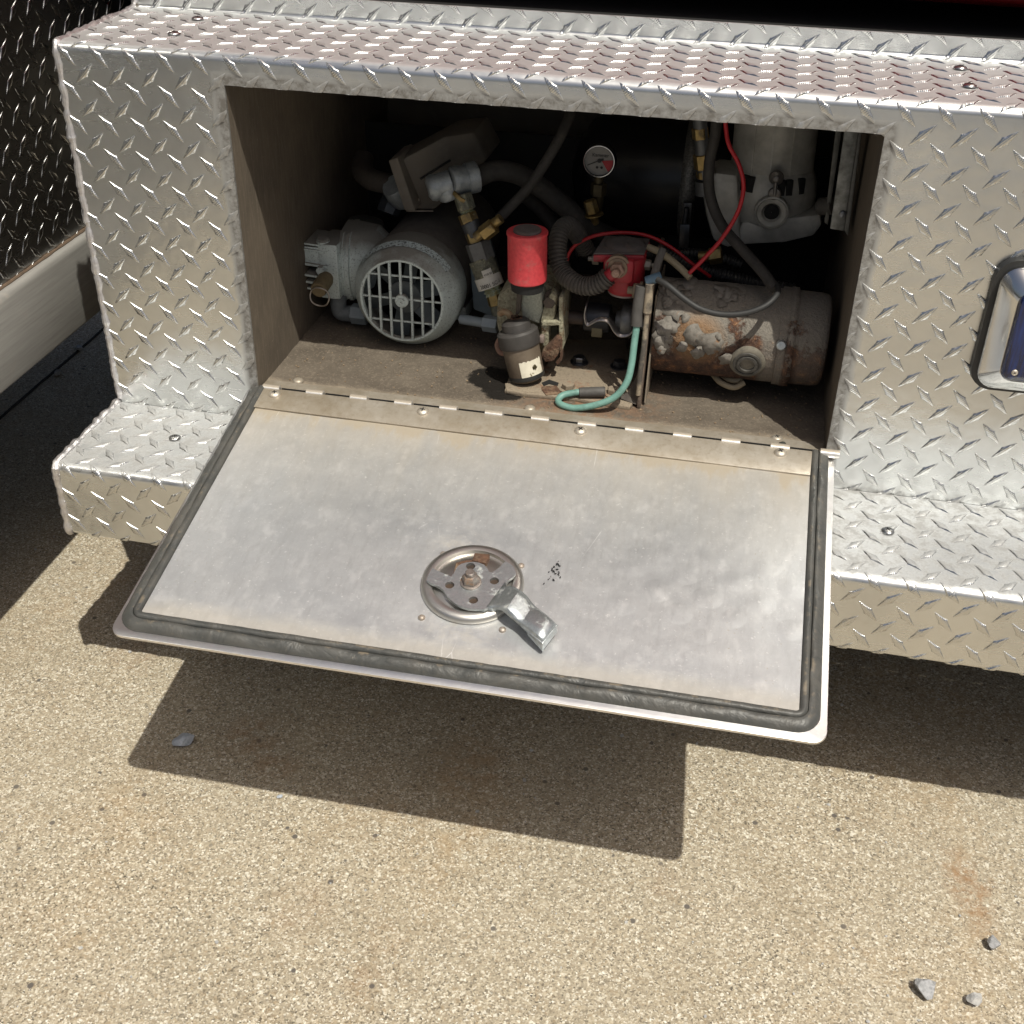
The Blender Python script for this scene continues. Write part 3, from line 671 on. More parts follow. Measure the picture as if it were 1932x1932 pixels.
bm = B(); a0, a1 = dp(1365, 1105, .0235), dp(1530, 1240, .0235); hex8(bm, [a0, a1, a1-DN*.0125, a0-DN*.006], [x-d0*-.0025 for x in (a0, a1, a1-DN*.0125, a0-DN*.006)]); obj('striker_arm', bm, ZINC, door, bevel=.0006)
bm = B(); hex8(bm, [p, q, q-DN*.011, p-DN*.011], [x-fw*.0025 for x in (p, q, q-DN*.011, p-DN*.011)]); obj('striker_arm', bm, ZINC, door, bevel=.0006)
c = dp(760, 585, HP); bm = B(); lathe(bm, c, DN, [(0, .0190*.55), (.0018, .0190*.55), (.0022, .0092)], 24); lathe(bm, c+DN*.002, DN, [(0, .0090), (.0060, .0086), (.0085, .0066), (.0088, .0045)], 6); lathe(bm, c+DN*.0105, DN, [(0, .0046), (.0045, .0046), (.0052, .0038)], 16)
obj('latch_nut', bm, m_metal('rust_ringed_nut', (.36, .32, .29), (.22, .19, .17), .4, .7, 200, bs=.4, dirt=(.26, .15, .08), dsc=90, dlo=.54, dhi=.66), door)
bm = B(); a = [dp(*k, .0195) for k in ((775, 345), (800, 265), (965, 280), (930, 380))]; hex8(bm, a, [x-DN*.008 for x in a]); obj('rusted_tab', bm, RUSTY, door, bevel=.0008)
bm = B(); a = [dp(*k, .0175) for k in ((570, 500), (600, 370), (700, 345), (800, 340), (780, 375), (640, 410), (610, 470))]; hex8(bm, a, [x-DN*.006 for x in a]); obj('rusted_tab', bm, RUSTY, door, bevel=.0006)
DR = screw_mesh('latch_rivet', .0036, .0028, m_metal('stained_rivet', (.42, .38, .34), (.28, .22, .17), .5, .5, 200, bs=.5), False)
for X, Y in ((465, 285), (1300, 410), (232, 965), (1100, 1095)): place('latch_rivet', DR, door, MX(dp(X, Y, hc), R3))
# dark flecks caught on the door
bm = B()
for k in range(26):
    X, Y = 1690+rnd.gauss(0, 35)-(k % 3)*25, 440+rnd.gauss(0, 55)+(k % 3)*22
    c = dp(X, Y, hc+.0012); a = rnd.uniform(0, 3); s = rnd.uniform(.0006, .002); ex = DX*math.cos(a)+DV*math.sin(a); ey = DX*-math.sin(a)+DV*math.cos(a)
    hex8(bm, [c-ex*s, c-ey*s*.45, c+ex*s, c+ey*s*.45], [x+DN*.0007 for x in (c-ex*s, c-ey*s*.45, c+ex*s, c+ey*s*.45)])
solo('dirt_flecks', bm, BLACKM, 'small cluster of black dirt flecks on the door to the right of its latch', 'dirt', kind='stuff')

# ---------------------------------------------------------------- warning light on the bumper
def ring(bm, loopA, loopB):
    n = len(loopA)
    for i in range(n): j = (i+1) % n; bm.faces.new((loopA[i], loopA[j], loopB[j], loopB[i]))
def L3(x0, z0, x1, z1, r, y): return [Vector((a, y, b)) for a, b in rrect(x0, z0, x1, z1, r, 6)]
lx0, lx1, lz0, lz1 = .7855, 1.010, .5105, .6520
light = obj('warning_light', (lambda bm: (hex8(bm, L3(lx0, lz0, lx1, lz1, .022, -.001), L3(lx0+.001, lz0+.001, lx1-.001, lz1-.001, .022, -.0095)), bm)[1])(B()), RUBBER, bump_, label='blue rectangular warning light in a chrome bezel with a black rubber gasket')
bm = B(); loops = []
for ins, y in ((.006, -.0095), (.006, -.015), (.0072, -.0172), (.0215, -.030), (.0228, -.0308), (.0240, -.0305), (.0245, -.027)):
    loops.append([bm.verts.new(p) for p in L3(lx0+ins, lz0+ins, lx1-ins, lz1-ins, max(.008, .020-ins*.25), y)])
for a, b in zip(loops, loops[1:]): ring(bm, a, b)
obj('bezel', bm, CHROME, light, 30)
bm = B(); loops = []
for ins, y in ((.0243, -.022), (.0245, -.032), (.0260, -.0345), (.031, -.037), (.035, -.0375)):
    loops.append([bm.verts.new(p) for p in L3(lx0+ins, lz0+ins, lx1-ins, lz1-ins, max(.004, .012-ins*.1), y)])
for a, b in zip(loops, loops[1:]): ring(bm, a, b)
bm.faces.new(loops[-1]); obj('lens', bm, BLUE, light, 30)
LS = screw_mesh('lens_screw', .0032, .0016, SCREW)
for x, z in ((lx0+.036, lz0+.036), (lx1-.036, lz0+.036), (lx0+.036, lz1-.036), (lx1-.036, lz1-.036)): place('lens_screw', LS, light, MX((x, -.0375, z), frame((0, -1, 0))))

# ---------------------------------------------------------------- truck side panel (left) and body above
side = thing('truck_side_panel', 'dark shaded tread plate side panel above a plain brushed aluminium rail, left of the bumper', 'truck panel', (-.30, .1, .405))
SPX = -.300
pr = [(0, 1.35, 0, 0, 1), (0.001, 1.35, 0, 0, 1), (.84, .511, 0, 0, 1)]
# sheet param: profile carries (z) in the first slot, x offset in the second; along-axis is y
pr = [(0.0, 1.30, 0.0, 0.0, 1.0), (.789, .511, 0.0, 0.0, 1.0)]
def smap(yy, zz_, off): return Vector((SPX+off, yy, zz_))
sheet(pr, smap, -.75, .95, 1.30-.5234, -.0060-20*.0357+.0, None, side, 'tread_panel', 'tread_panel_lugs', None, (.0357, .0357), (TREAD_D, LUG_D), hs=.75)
bm = B(); q = [(.0005, .5105), (.0085, .5108), (.0120, .5085), (.0135, .503), (.0135, .4090), (.0125, .4065), (-.02, .4065), (-.02, .5100)]
hex8(bm, [Vector((SPX+a, -.75, b)) for a, b in q], [Vector((SPX+a, .95, b)) for a, b in q]); obj('rail', bm, RAIL, side, 50, bevel=0)
bm = B(); tube(bm, [Vector((SPX+.001+.0008*mnoise.noise(Vector((k*.7, 0, 0))), -.75+.01*k, .5118)) for k in range(170)], lambda i: .0020+.0009*mnoise.noise(Vector((i*.45, 3, 0))), 6); box_ = B(); box(box_, (SPX-1.05, .1, .87), (2.06, 1.68, .86)); obj('unseen_shade_volume', box_, BLACKM, side)  # unseen black block behind the panel, added to shade the ground
obj('dirt_line', bm, m_metal('packed_brown_dirt', (.15, .10, .065), (.09, .065, .045), .9, 0, 90, bs=.6), side)
body = thing('red_truck', 'glossy red truck bodywork over a black gap behind the bumper lip', 'truck', (.9, .5, .80))
bm = B(); q = [(.275, 1.02), (.268, .96), (.272, .90), (.285, .85), (.305, .825), (.33, .8165), (1.4, .8165), (1.4, 2.3), (.30, 2.3), (.285, 1.2)]
hex8(bm, [Vector((-.28, a, b+.012)) for a, b in q], [Vector((2.6, a, b-.018)) for a, b in q]); obj('body_panel', bm, REDPT, body, 40, bevel=.004)
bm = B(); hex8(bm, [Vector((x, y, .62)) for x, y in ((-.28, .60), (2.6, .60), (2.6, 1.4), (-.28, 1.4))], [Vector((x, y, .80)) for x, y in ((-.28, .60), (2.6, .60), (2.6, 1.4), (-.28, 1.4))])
box(bm, (1.16, .50, .805), (2.88, .02, .034)); box(bm, (.79, .39, .7885), (1.94, .40, .002)); box(bm, (1.16, .60, .30), (2.88, .02, .40)); obj('undercarriage_and_gap_shade', bm, BLACKM, body)  # includes black wall and cover sheet standing in for shade in the gap

# ---------------------------------------------------------------- machinery in the compartment
FZ = .4055
FWD = Vector((0, -1, 0))
def hexnut(bm, a, b, r, bev=.0008): a = Vector(a); b = Vector(b); L = (b-a).length; return lathe(bm, a, b-a, [(0, r*.9), (bev, r), (L-bev, r), (L, r*.9)], 6)
# --- fan cooled motor
YF = .148; cF = at(760, 570, YF); cR = at(770, 556, .168); RR = 98.5*mpp(770, 556, .168); cR.z = max(cR.z, FZ+RR+.0005)
cF = Vector((cR.x-.0015, YF, cR.z-.004)); R0 = 76*mpp(760, 570, YF)
mot = thing('fan_cooled_motor', 'round grey-blue electric motor with a barred fan grille facing out, on the compartment floor', 'electric motor', (cR.x, .26, FZ))
BK = Vector((.02, 1, 0)).normalized()
bm = B(); lathe(bm, cR-BK*.028, BK, [(.006, R0*.965), (0, R0*.985), (0, R0*1.02), (.0015, R0*1.05), (.010, R0*1.13), (.018, RR*.96), (.025, RR), (.035, RR), (.057, RR*.995), (.063, RR*.975), (.067, RR*.95)], 72, cap=False)
obj('fan_shroud', bm, GBLUE, mot, 40)
bm = B(); lathe(bm, cR+BK*.037, BK, [(0, RR*.93), (.002, RR*.945), (.19, RR*.945), (.2, RR*.85)], 64); obj('motor_housing', bm, m_metal('dust_caked_motor_body', (.13, .115, .10), (.09, .08, .07), .8, 0, 60, bs=.4, dirt=(.10, .09, .08), dsc=30, dlo=.55, dhi=.75), mot, 40)
GP = cR-BK*.0255; gr = R0*.985
bm = B(); lathe(bm, GP-BK*.002, BK, [(0, gr*.985), (0, gr*1.005), (.003, gr*1.005), (.003, gr*.985), (0, gr*.985)], 64, cap=False); obj('grille_ring', bm, GBLUE, mot)
for k in range(-3, 4):
    x = gr*.262*k - .001; h = math.sqrt(max(0, gr*gr-x*x)); bm = B(); box(bm, (GP.x+x, GP.y, GP.z), (.0030, .0035, 2*h)); obj('grille_bar', bm, GBLUE, mot, bevel=.0006)
for k in (-1, 0, 1):
    z = gr*.58*k + .001; h = math.sqrt(gr*gr-z*z); bm = B(); box(bm, (GP.x, GP.y+.0030, GP.z+z), (2*h, .0024, .0026)); obj('grille_bar', bm, GBLUE, mot, bevel=.0005)
bm = B(); lathe(bm, GP+BK*.002, -BK, [(0, .0085), (.0045, .0085), (.0052, .0075), (.0052, .0040), (.0062, .0038), (.0062, .0016), (.0050, .0015)], 28); obj('grille_hub', bm, GBLUE, mot)
fan = B(); fc = GP+BK*.020
lathe(fan, fc-BK*.010, BK, [(0, .010), (.001, .021), (.02, .022)], 28); cyl(fan, fc-BK*.016, fc, .0055, 12)
for k in range(6):
    a = k*math.pi/3+.4; d = Vector((math.cos(a), 0, math.sin(a))); t = Vector((-math.sin(a), 0, math.cos(a)))
    hex8(fan, [fc+d*.018-t*.010-BK*.004, fc+d*.058-t*.013-BK*.006, fc+d*.058+t*.006+BK*.006, fc+d*.018+t*.008+BK*.004], [x+BK*.0018 for x in (fc+d*.018-t*.010-BK*.004, fc+d*.058-t*.013-BK*.006, fc+d*.058+t*.006+BK*.006, fc+d*.018+t*.008+BK*.004)])
obj('fan', fan, m_metal('dark_fan_plastic', (.10, .12, .125), (.06, .07, .075), .5, 0, 50), mot)
bm = B(); rg = []
for k in range(49):
    a = math.radians(35+110*k/48); wv = .004+.003*mnoise.noise(Vector((k*.35, 0, 0))); d_ = Vector((math.cos(a), 0, math.sin(a)))
    rg.append([bm.verts.new(cR-BK*(.0110+wv*.5)+d_*(RR*(.952-.02*0)+.0009-wv*.12)), bm.verts.new(cR-BK*.0030+d_*(RR*1.0+.0007))])
for A, C in zip(rg, rg[1:]): bm.faces.new((A[0], A[1], C[1], C[0]))
obj('worn_rim_highlight', bm, m_metal('worn_highlight_paint', (.52, .60, .60), (.40, .46, .46), .5, 0, 300, bs=.4, dirt=(.12, .13, .13), dsc=420, dlo=.50, dhi=.58), mot, 60)  # upper rim strip: highlight put into pale colour, with chipped speckle
bm = B(); lathe(bm, cR+BK*.030, BK, [(0, .001), (0, RR*.90)], 48); obj('fan_back_plate', bm, BLACKM, mot)
bm = B(); 
for sx in (-1, 1): box(bm, (cR.x+sx*.040, cR.y+.13, FZ+.010), (.030, .10, .020))
obj('motor_foot', bm, GBLUE, mot, bevel=.002)
# end cowl on its right
bm = B(); pts = [(886, 500), (905, 492), (918, 520), (928, 560), (930, 600), (912, 592), (893, 585)]
hex8(bm, [at(u, v, .215) for u, v in pts], [at(u, v, .215)+Vector((-.012, .10, .0)) for u, v in pts]); obj('end_cowl', bm, m_metal('grey_blue_cowl', (.19, .245, .275), (.155, .20, .225), .5, 0, 60, bs=.3), mot, 30, bevel=.003)

# --- compressor head left of motor
Yc = .195; ch = thing('compressor_head', 'grey-blue compressor crankcase and finned cylinder head left of the fan motor', 'compressor', (at(650, 560, Yc).x, .22, FZ))
s = mpp(650, 510, Yc)
cc = at(672, 513, Yc); cc.y = .235
bm = B(); Xa = Vector((1, .10, 0)).normalized()
lathe(bm, cc-Xa*.027, Xa, [(0, .030), (.0015, .047), (.006, .049), (.007, .0475), (.009, .0475), (.010, .049), (.015, .049), (.016, .0465), (.045, .042), (.06, .03)], 40, x=(0, 0, 1)); 
for v in bm.verts: v.co.z = cc.z + max(-.046, min(.046, (v.co.z-cc.z)*1.12))
obj('crankcase', bm, GBLUE, ch, 40)
# head block and fins
hb = at(612, 505, .20)
bm = B(); box(bm, hb+Vector((.012, .01, .002)), (.026, .055, .074)); obj('head_block', bm, GBLUE, ch, bevel=.003)
for k, (z, L, w) in enumerate(((.036, .030, .050), (.029, .034, .052), (.010, .030, .056), (-.004, .040, .060), (-.014, .038, .056), (-.024, .034, .050))):
    bm = B(); box(bm, hb+Vector((.004-L*.25, .008, z)), (L, w, .0032 if k > 1 else .0026), Matrix.Rotation(math.radians(3), 3, 'Y')); obj('cooling_fin', bm, GBLUE, ch, bevel=.0007)
bm = B(); box(bm, hb+Vector((-.010, -.014, .020)), (.024, .004, .026)); obj('cooling_fin', bm, GBLUE, ch, bevel=.0007)
for dx, dz in ((.004, .038), (.004, .006)):
    c = hb+Vector((dx, -.020, dz)); bm = B()
    if dz > .03: lathe(bm, c+Vector((0, .012, -.002)), (0, -.15, 1), [(0, .0085), (.005, .0085), (.007, .006)], 20)
    else: hexnut(bm, c, c+FWD*.007, .0062)
    obj('head_bolt', bm, GBLUE, ch)
# air filter canister behind
a = at(684, 424, .27); bm = B(); lathe(bm, a+Vector((0, .0, -.035)), (.1, .1, 1), [(0, .024), (.034, .025), (.041, .022), (.043, .012)], 32); obj('intake_filter', bm, m_metal('dark_filter_canister', (.060, .060, .052), (.045, .045, .040), .6, 0, 60), ch)
# safety valve with pull ring
a = at(617, 523, .165); b = at(600, 548, .135); bm = B(); lathe(bm, a, b-a, [(0, .0085), (.005, .0085), (.006, .0105), ((b-a).length-.003, .0105), ((b-a).length, .0095)], 20); obj('safety_valve', bm, m_metal('tarnished_brass_valve', (.26, .21, .13), (.17, .135, .08), .45, .6, 120, bs=.3), ch)
rc = at(603, 560, .133); bm = B(); tube(bm, [rc+Vector((.0125*math.cos(t), .0012*math.sin(3*t), .0125*math.sin(t))) for t in [2*math.pi*k/28 for k in range(58)]], .0011, 8); obj('pull_ring', bm, m_metal('pull_ring_wire', (.40, .36, .32), (.28, .25, .22), .4, .8, 90), ch)
# outlet elbow
bm = B(); tube(bm, spline([at(640, 553, .20), at(639, 578, .20), at(645, 590, .20), at(668, 592, .20)]), .0105, 16); obj('outlet_elbow', bm, m_metal('painted_elbow', (.17, .19, .20), (.12, .135, .145), .55, .1, 120, bs=.4), ch)
bm = B(); hexnut(bm, at(664, 591, .20), at(694, 594, .20), .0135); obj('outlet_nut', bm, m_metal('painted_nut', (.24, .28, .30), (.19, .22, .24), .5, .1, 120, bs=.4), ch)

# --- pressure switch box
ps = thing('pressure_switch', 'tilted dusty black pressure switch box above the fan motor', 'pressure switch', at(800, 395, .24))
F = [at(*k) for k in ((737, 312, .215), (838, 258, .255), (893, 250, .277), (920, 300, .288), (819, 397, .248), (765, 397, .226))]; Bq = [p+Vector((.004, .065, .004)) for p in F]
bm = B(); hex8(bm, F, Bq); obj('switch_cover', bm, PLASTBK, ps, 30, bevel=.004)
F2 = [at(*k) for k in ((732, 303, .207), (750, 297, .209), (784, 398, .212), (763, 398, .210))]
bm = B(); hex8(bm, F2, [p+Vector((.002, .06, .0)) for p in F2]); obj('switch_side', bm, PLASTBK, ps, 30, bevel=.002)
bm = B(); tube(bm, [at(793, 338, .236), at(822, 320, .247), at(850, 302, .258)], .0016, 6); obj('cover_slot', bm, BLACKM, ps)
bm = B(); q = [at(767, 398, .222), at(817, 398, .243)]; tube(bm, q, .0009, 8); obj('base_edge', bm, m_metal('pale_gasket_edge', (.30, .26, .22), (.2, .17, .14), .7, 0, 90), ps)
c = at(786, 378, .232); bm = B(); lathe(bm, c+FWD*-.002, FWD, [(0, .0035), (.003, .003), (.0042, .0015)], 14); obj('cover_screw', bm, SCREW, ps)
c = at(737, 385, .27); bm = B(); lathe(bm, c, (-.3, -.5, -1), [(-.012, .013), (.004, .016), (.012, .015), (.013, .010)], 8); obj('cable_gland', bm, m_metal('dark_gland', (.05, .058, .065), (.03, .035, .04), .4, .3, 60), ps)
c0, c1 = at(764, 372, .26), at(744, 352, .245); bm = B(); lathe(bm, c0, c1-c0, [(0, .0185), ((c1-c0).length*.6, .0185), ((c1-c0).length, .0165), ((c1-c0).length+.004, .0150)], 26); obj('hose_collar', bm, GALV, ps)
bm = B(); tube(bm, spline([at(750, 352, .26), at(725, 345, .262), at(700, 338, .268), at(684, 322, .285), at(686, 300, .31)]), .0135, 18); solo('stub_hose', bm, BROWN, 'short brown curved hose leaving the left side of the pressure switch box', 'hose')
# --- galvanised tee with hoses
gt = thing('galvanised_elbow', 'lumpy pale galvanised pipe elbow under the pressure switch box', 'pipe fitting', at(850, 372, .20))
a, b, c = at(824, 352, .200), at(856, 342, .208), at(896, 334, .222)
bm = B(); lathe(bm, a-(b-a).normalized()*.010, b-a, [(-.002, .010), (.000, .0145), (.006, .0165), (.013, .0150), (.024, .0150), (.028, .0145)], 26, jit=.0004); obj('elbow_body', bm, GALV, gt, 50)
bm = B(); lathe(bm, b-(c-b).normalized()*.004, c-b, [(0, .013), (.002, .0175), (.010, .0180), (.014, .0168), (.020, .0165), (.0205, .0185), (.027, .0190), (.0335, .0188), (.0345, .016)], 30, jit=.0003); obj('elbow_collar', bm, GALV, gt, 50)
bm = B(); a2 = at(838, 350, .203); lathe(bm, a2+Vector((0, .0, .004)), at(850, 385, .203)-a2, [(0, .012), (.010, .0135), (.020, .0125), (.022, .010)], 24, jit=.0004); obj('elbow_outlet', bm, GALV, gt, 50)
bm = B(); tube(bm, spline([at(898, 335, .228), at(935, 322, .24), at(975, 328, .25), at(1015, 350, .26), at(1060, 385, .27), at(1100, 418, .28), at(1135, 440, .30), at(1165, 452, .33)]), .0125, 18); solo('grey_hose', bm, DUSTRUB, 'thick dusty grey hose arching right from the galvanised elbow into the dark', 'hose')
bm = B(); tube(bm, spline([at(941, 413, .19), at(965, 388, .20), at(1000, 350, .205), at(1030, 305, .21), at(1055, 262, .22), at(1072, 225, .24), at(1078, 205, .255)]), .0062, 14); solo('thin_black_hose', bm, DUSTRUB, 'thin black hose rising from the brass side fitting to the top of the opening', 'hose')
bm = B(); tube(bm, spline([at(985, 365, .33), at(1020, 395, .32), at(1048, 430, .31), at(1062, 470, .30), at(1066, 520, .30)]), .009, 14); solo('lower_hose', bm, DUSTRUB, 'dark hose dropping behind the red oil cap', 'hose')

# --- valve stack
vs = thing('check_valve_stack', 'slanting stack of corroded brass and steel fittings with white labels beside the fan motor', 'pipe fitting', at(935, 590, .16))
def seg(u0, v0, u1, v1, r, mat, name, hexa=False, y0=.17, prof=None, seg_=26, jit=0):
    a, b = at(u0, v0, y0+.03*(600-v0)/220), at(u1, v1, y0+.03*(600-v1)/220); L = (b-a).length; bm = B()
    if hexa: hexnut(bm, a, b, r)
    else: lathe(bm, a, b-a, [(t*L, q*r) for t, q in (prof or ((0, .92), (.06, 1), (.94, 1), (1, .92)))], seg_, jit=jit)
    return obj(name, bm, mat, vs, 35)
seg(872, 366, 881, 396, .0115, OLIVE, 'top_nut', True); seg(868, 374, 872, 368, .013, BRASS, 'wire_tag')
seg(879, 394, 886, 412, .0085, VERDI, 'threaded_nipple', False, prof=((0, .9), (.15, 1.1), (.3, .85), (.45, 1.15), (.6, .85), (.75, 1.1), (1, .85)), jit=.0004)
seg(880, 402, 887, 420, .0118, BRASS, 'brass_nut', True); seg(886, 418, 899, 446, .0116, m_metal('dark_tee', (.10, .105, .11), (.06, .062, .065), .45, .5, 90, bs=.3), 'tee_body')
seg(893, 436, 902, 460, .0120, BRASS, 'brass_nut', True); seg(900, 456, 912, 492, .0158, m_metal('grey_check_valve', (.17, .17, .165), (.12, .12, .115), .65, .3, 160, bs=.5), 'check_valve', True)
seg(907, 488, 921, 524, .0160, OLIVE, 'valve_body', jit=.0005)
bm = B(); hexnut(bm, at(911, 442, .175), at(933, 425, .175), .0098); obj('brass_nut', bm, BRASS, vs)
bm = B(); cyl(bm, at(898, 448, .178), at(945, 412, .178), .0062, 14); obj('side_branch', bm, BRASS, vs)
seg(919, 520, 927, 541, .0168, WHITE, 'label_band', prof=((0, .99), (.05, 1), (.95, 1), (1, .99)))
seg(926, 538, 932, 556, .0108, VERDI, 'crusted_nipple', prof=((0, .9), (.2, 1.15), (.4, .9), (.6, 1.1), (.8, .9), (1, 1)), jit=.0006)
seg(931, 553, 937, 576, .0100, BRASS, 'lower_nut', True); seg(936, 574, 942, 610, .0078, OLIVE, 'lower_pipe')
def text(s, size, loc, R, mat, parent, name, sx=1.0, bend=0):
    cu = bpy.data.curves.new(name, 'FONT'); cu.body = s; cu.size = size; cu.align_x = 'CENTER'; cu.align_y = 'CENTER'; cu.extrude = .0001
    o = bpy.data.objects.new(name, cu); COL.objects.link(o); bpy.context.view_layer.update()
    me = bpy.data.meshes.new_from_object(o.evaluated_get(bpy.context.evaluated_depsgraph_get())); bpy.data.objects.remove(o)
    for v in me.vertices:
        v.co.x *= sx
        if bend: a = v.co.x/bend; v.co.z += -(1-math.cos(a))*bend; v.co.x = math.sin(a)*bend
    me.materials.clear(); me.materials.append(mat); return place(name, me, parent, MX(loc, R))
ax = (at(929, 546, .17)-at(919, 520, .17)).normalized(); cm = at(923, 531, .1785)
zf = (Vector(CP)-cm); zf = (zf-ax*zf.dot(ax)).normalized(); xf = (ax*-1).cross(zf); RT = Matrix((xf, ax*-1, zf)).transposed()
text('20001 SC-1', .0068, cm+zf*.0172+Vector((.0, 0, 0)), RT, INK, vs, 'label_text', .9, .0172)
cm2 = at(917, 511, .181); bm = B(); Rq = RT
rows_ = []
for j in (0, 1): rows_.append([bm.verts.new(cm2 + RT@Vector((.0168*math.sin(a), (j-.5)*.0125, .0168*math.cos(a)))) for a in [-.35+.75*k/8 for k in range(9)]])
for k in range(8): bm.faces.new((rows_[0][k], rows_[0][k+1], rows_[1][k+1], rows_[1][k]))
obj('square_label', bm, WHITE, vs, 60); text('4308 50', .0036, cm2+RT@Vector((.0005, 0, .0171)), RT, INK, vs, 'label_text', .9, .0168)

# --- small steel line at the floor
bm = B(); cyl(bm, at(870, 602, .17), at(918, 610, .16), .0062, 16); hexnut(bm, at(912, 609, .162), at(940, 613, .160), .0105)
solo('painted_pipe', bm, m_metal('grey_blue_pipe', (.24, .28, .31), (.20, .235, .26), .45, .1, 90, bs=.2), 'short grey-blue pipe with a hex nut joining the fan motor side to the pump', 'pipe')

# --- red capped oil tank and pump casting
yR = .068
oc = thing('red_oil_cap', 'bright red cylinder with a dark round cap standing on the corroded pump', 'canister', at(995, 536, yR))
t0, b0 = at(995, 437, yR+.02), at(995, 527, yR+.02); t0.y = b0.y = yR+.02; rr0 = 38*mpp(995, 490, yR)
bm = B(); lathe(bm, b0, t0-b0, [(-.001, rr0*.90), (.0005, rr0*.965), (.004, rr0*.975), ((t0-b0).length-.004, rr0*.975), ((t0-b0).length-.0025, rr0*1.02), ((t0-b0).length, rr0*1.02), ((t0-b0).length+.001, rr0*.97), ((t0-b0).length+.0005, rr0*.70)], 56); obj('red_body', bm, REDP, oc, 40)
bm = B(); lathe(bm, t0, Vector((0, 0, 1)), [(0, rr0*.69), (.0025, rr0*.69), (.0035, rr0*.64), (.0028, rr0*.3), (.0028, .0005)], 40); obj('cap_disc', bm, LIDG, oc, 40)
pm = thing('oil_pump', 'crusted olive pump casting with ribs, under the red cylinder', 'pump', (at(1000, 640, .17).x, .17, FZ))
def prism(pts, y, dy, name, mat, parent, bev=.002, jit=0, sh=(0, 0)):
    bm = B(); F_ = [at(u, v, y) for u, v in pts]; hex8(bm, F_, [p+Vector((sh[0], dy, sh[1])) for p in F_]); return obj(name, bm, mat, parent, 30, bevel=bev)
bm = B(); lathe(bm, Vector((b0.x, b0.y, b0.z-.012)), (0, 0, 1), [(0, rr0*.80), (.011, rr0*.86)], 32); obj('neck', bm, BLACKM, pm)
prism([(938, 560), (962, 538), (1035, 538), (1060, 552), (1062, 600), (1056, 650), (1045, 668), (1030, 672), (1000, 665), (945, 650), (936, 610)], .135, .07, 'pump_casting', IRONC, pm, .004)
prism([(984, 552), (1022, 552), (1025, 585), (1018, 612), (985, 600), (982, 575)], .112, .03, 'cast_boss', m_metal('pale_crust_casting', (.50, .51, .43), (.30, .31, .25), .8, .1, 420, bs=.9, bd=.002), pm, .003)
prism([(1040, 552), (1028, 572), (1020, 604), (1022, 650), (1033, 662), (1036, 612), (1046, 600), (1050, 560)], .108, .035, 'cast_rib', IRONC, pm, .002)
prism([(1022, 606), (1058, 606), (1062, 614), (1022, 616)], .104, .04, 'cast_rib', IRONC, pm, .0015)
prism([(1054, 560), (1062, 560), (1062, 660), (1054, 664)], .104, .045, 'cast_rib', IRONC, pm, .0015)
prism([(975, 545), (985, 545), (981, 590), (972, 600)], .106, .03, 'cast_rib', m_metal('dark_strap_iron', (.11, .09, .07), (.07, .055, .045), .7, .2, 150, bs=.5), pm, .0015)
prism([(1024, 614), (1052, 616), (1052, 640), (1024, 640)], .124, .01, 'cast_pocket', m_metal('shadowy_casting', (.14, .13, .085), (.08, .075, .05), .85, 0, 200, bs=.8), pm, .001)  # shade of the pocket put into a darker casting colour
bm = B(); hexnut(bm, at(1036, 570, .13), at(1036, 571, .106), .0075); cyl(bm, at(1043, 560, .135), at(1043, 562, .12), .010, 16); obj('pump_bolt', bm, m_metal('dark_rust_bolt', (.10, .075, .055), (.06, .05, .04), .7, .2, 150, bs=.5), pm)
bm = B(); tube(bm, spline([at(943, 592, .11), at(952, 588, .105), at(962, 594, .105), at(964, 606, .108)]), .0040, 8); obj('hose_ear', bm, m_metal('rusty_pale_ear', (.34, .28, .18), (.22, .12, .06), .8, 0, 90, bs=.7), pm)
bm = B(); lathe(bm, at(948, 627, .118), FWD, [(-.006, .0040), (0, .0040), (.001, .003)], 8); obj('pump_bolt', bm, m_metal('pale_stud', (.45, .42, .34), (.3, .27, .2), .7, 0, 90), pm)
prism([(1023, 662), (1020, 672), (1028, 684), (1044, 682), (1053, 670), (1060, 640), (1050, 636), (1038, 650)], .098, .016, 'rusted_bracket_lug', RUSTY, pm, .0018)
prism([(1056, 640), (1061, 642), (1060, 680), (1052, 690), (1048, 684), (1056, 674)], .102, .012, 'rusted_bracket_lug', RUSTY, pm, .0012)
prism([(1017, 636), (1025, 636), (1026, 648), (1018, 648)], .100, .01, 'pump_bolt', m_metal('pinkish_nut', (.25, .19, .17), (.18, .14, .12), .7, 0, 90), pm, .001)

# --- strainer bowl
sb = thing('strainer_bowl', 'grimy brown filter bowl with dark cap and torn white label, leaning before the pump', 'filter', at(995, 728, .105))
tA, bA = at(971, 602, .098), at(996, 716, .090); ax = (bA-tA); L = ax.length; axn = ax.normalized()
k_ = mpp(985, 660, .095)
bm = B(); lathe(bm, tA, axn, [(.000, 17*k_), (.0015, 22*k_), (.004, 26*k_), (.0145, 27.5*k_), (.0165, 27.5*k_)], 44); obj('bowl_cap', bm, m_metal('dusty_dark_cap', (.055, .050, .047), (.036, .033, .031), .55, 0, 90, bs=.3), sb, 40)
bm = B(); lathe(bm, tA+axn*.0125, axn, [(0, 27*k_), (.0004, 34*k_), (.003, 38*k_), (.0165, 38.5*k_), (.0195, 37*k_), (.0200, 33*k_)], 52); obj('collar', bm, m_metal('dusty_dark_collar', (.060, .055, .051), (.040, .037, .035), .55, 0, 90, bs=.3), sb, 40)
bm = B(); lathe(bm, tA+axn*.0315, axn, [(0, 34.5*k_), (L-.0315-.008, 33*k_), (L-.0315-.003, 31*k_), (L-.0315, 24*k_), (L-.0315+.001, .001)], 52); obj('bowl', bm, BOWLM, sb, 40)
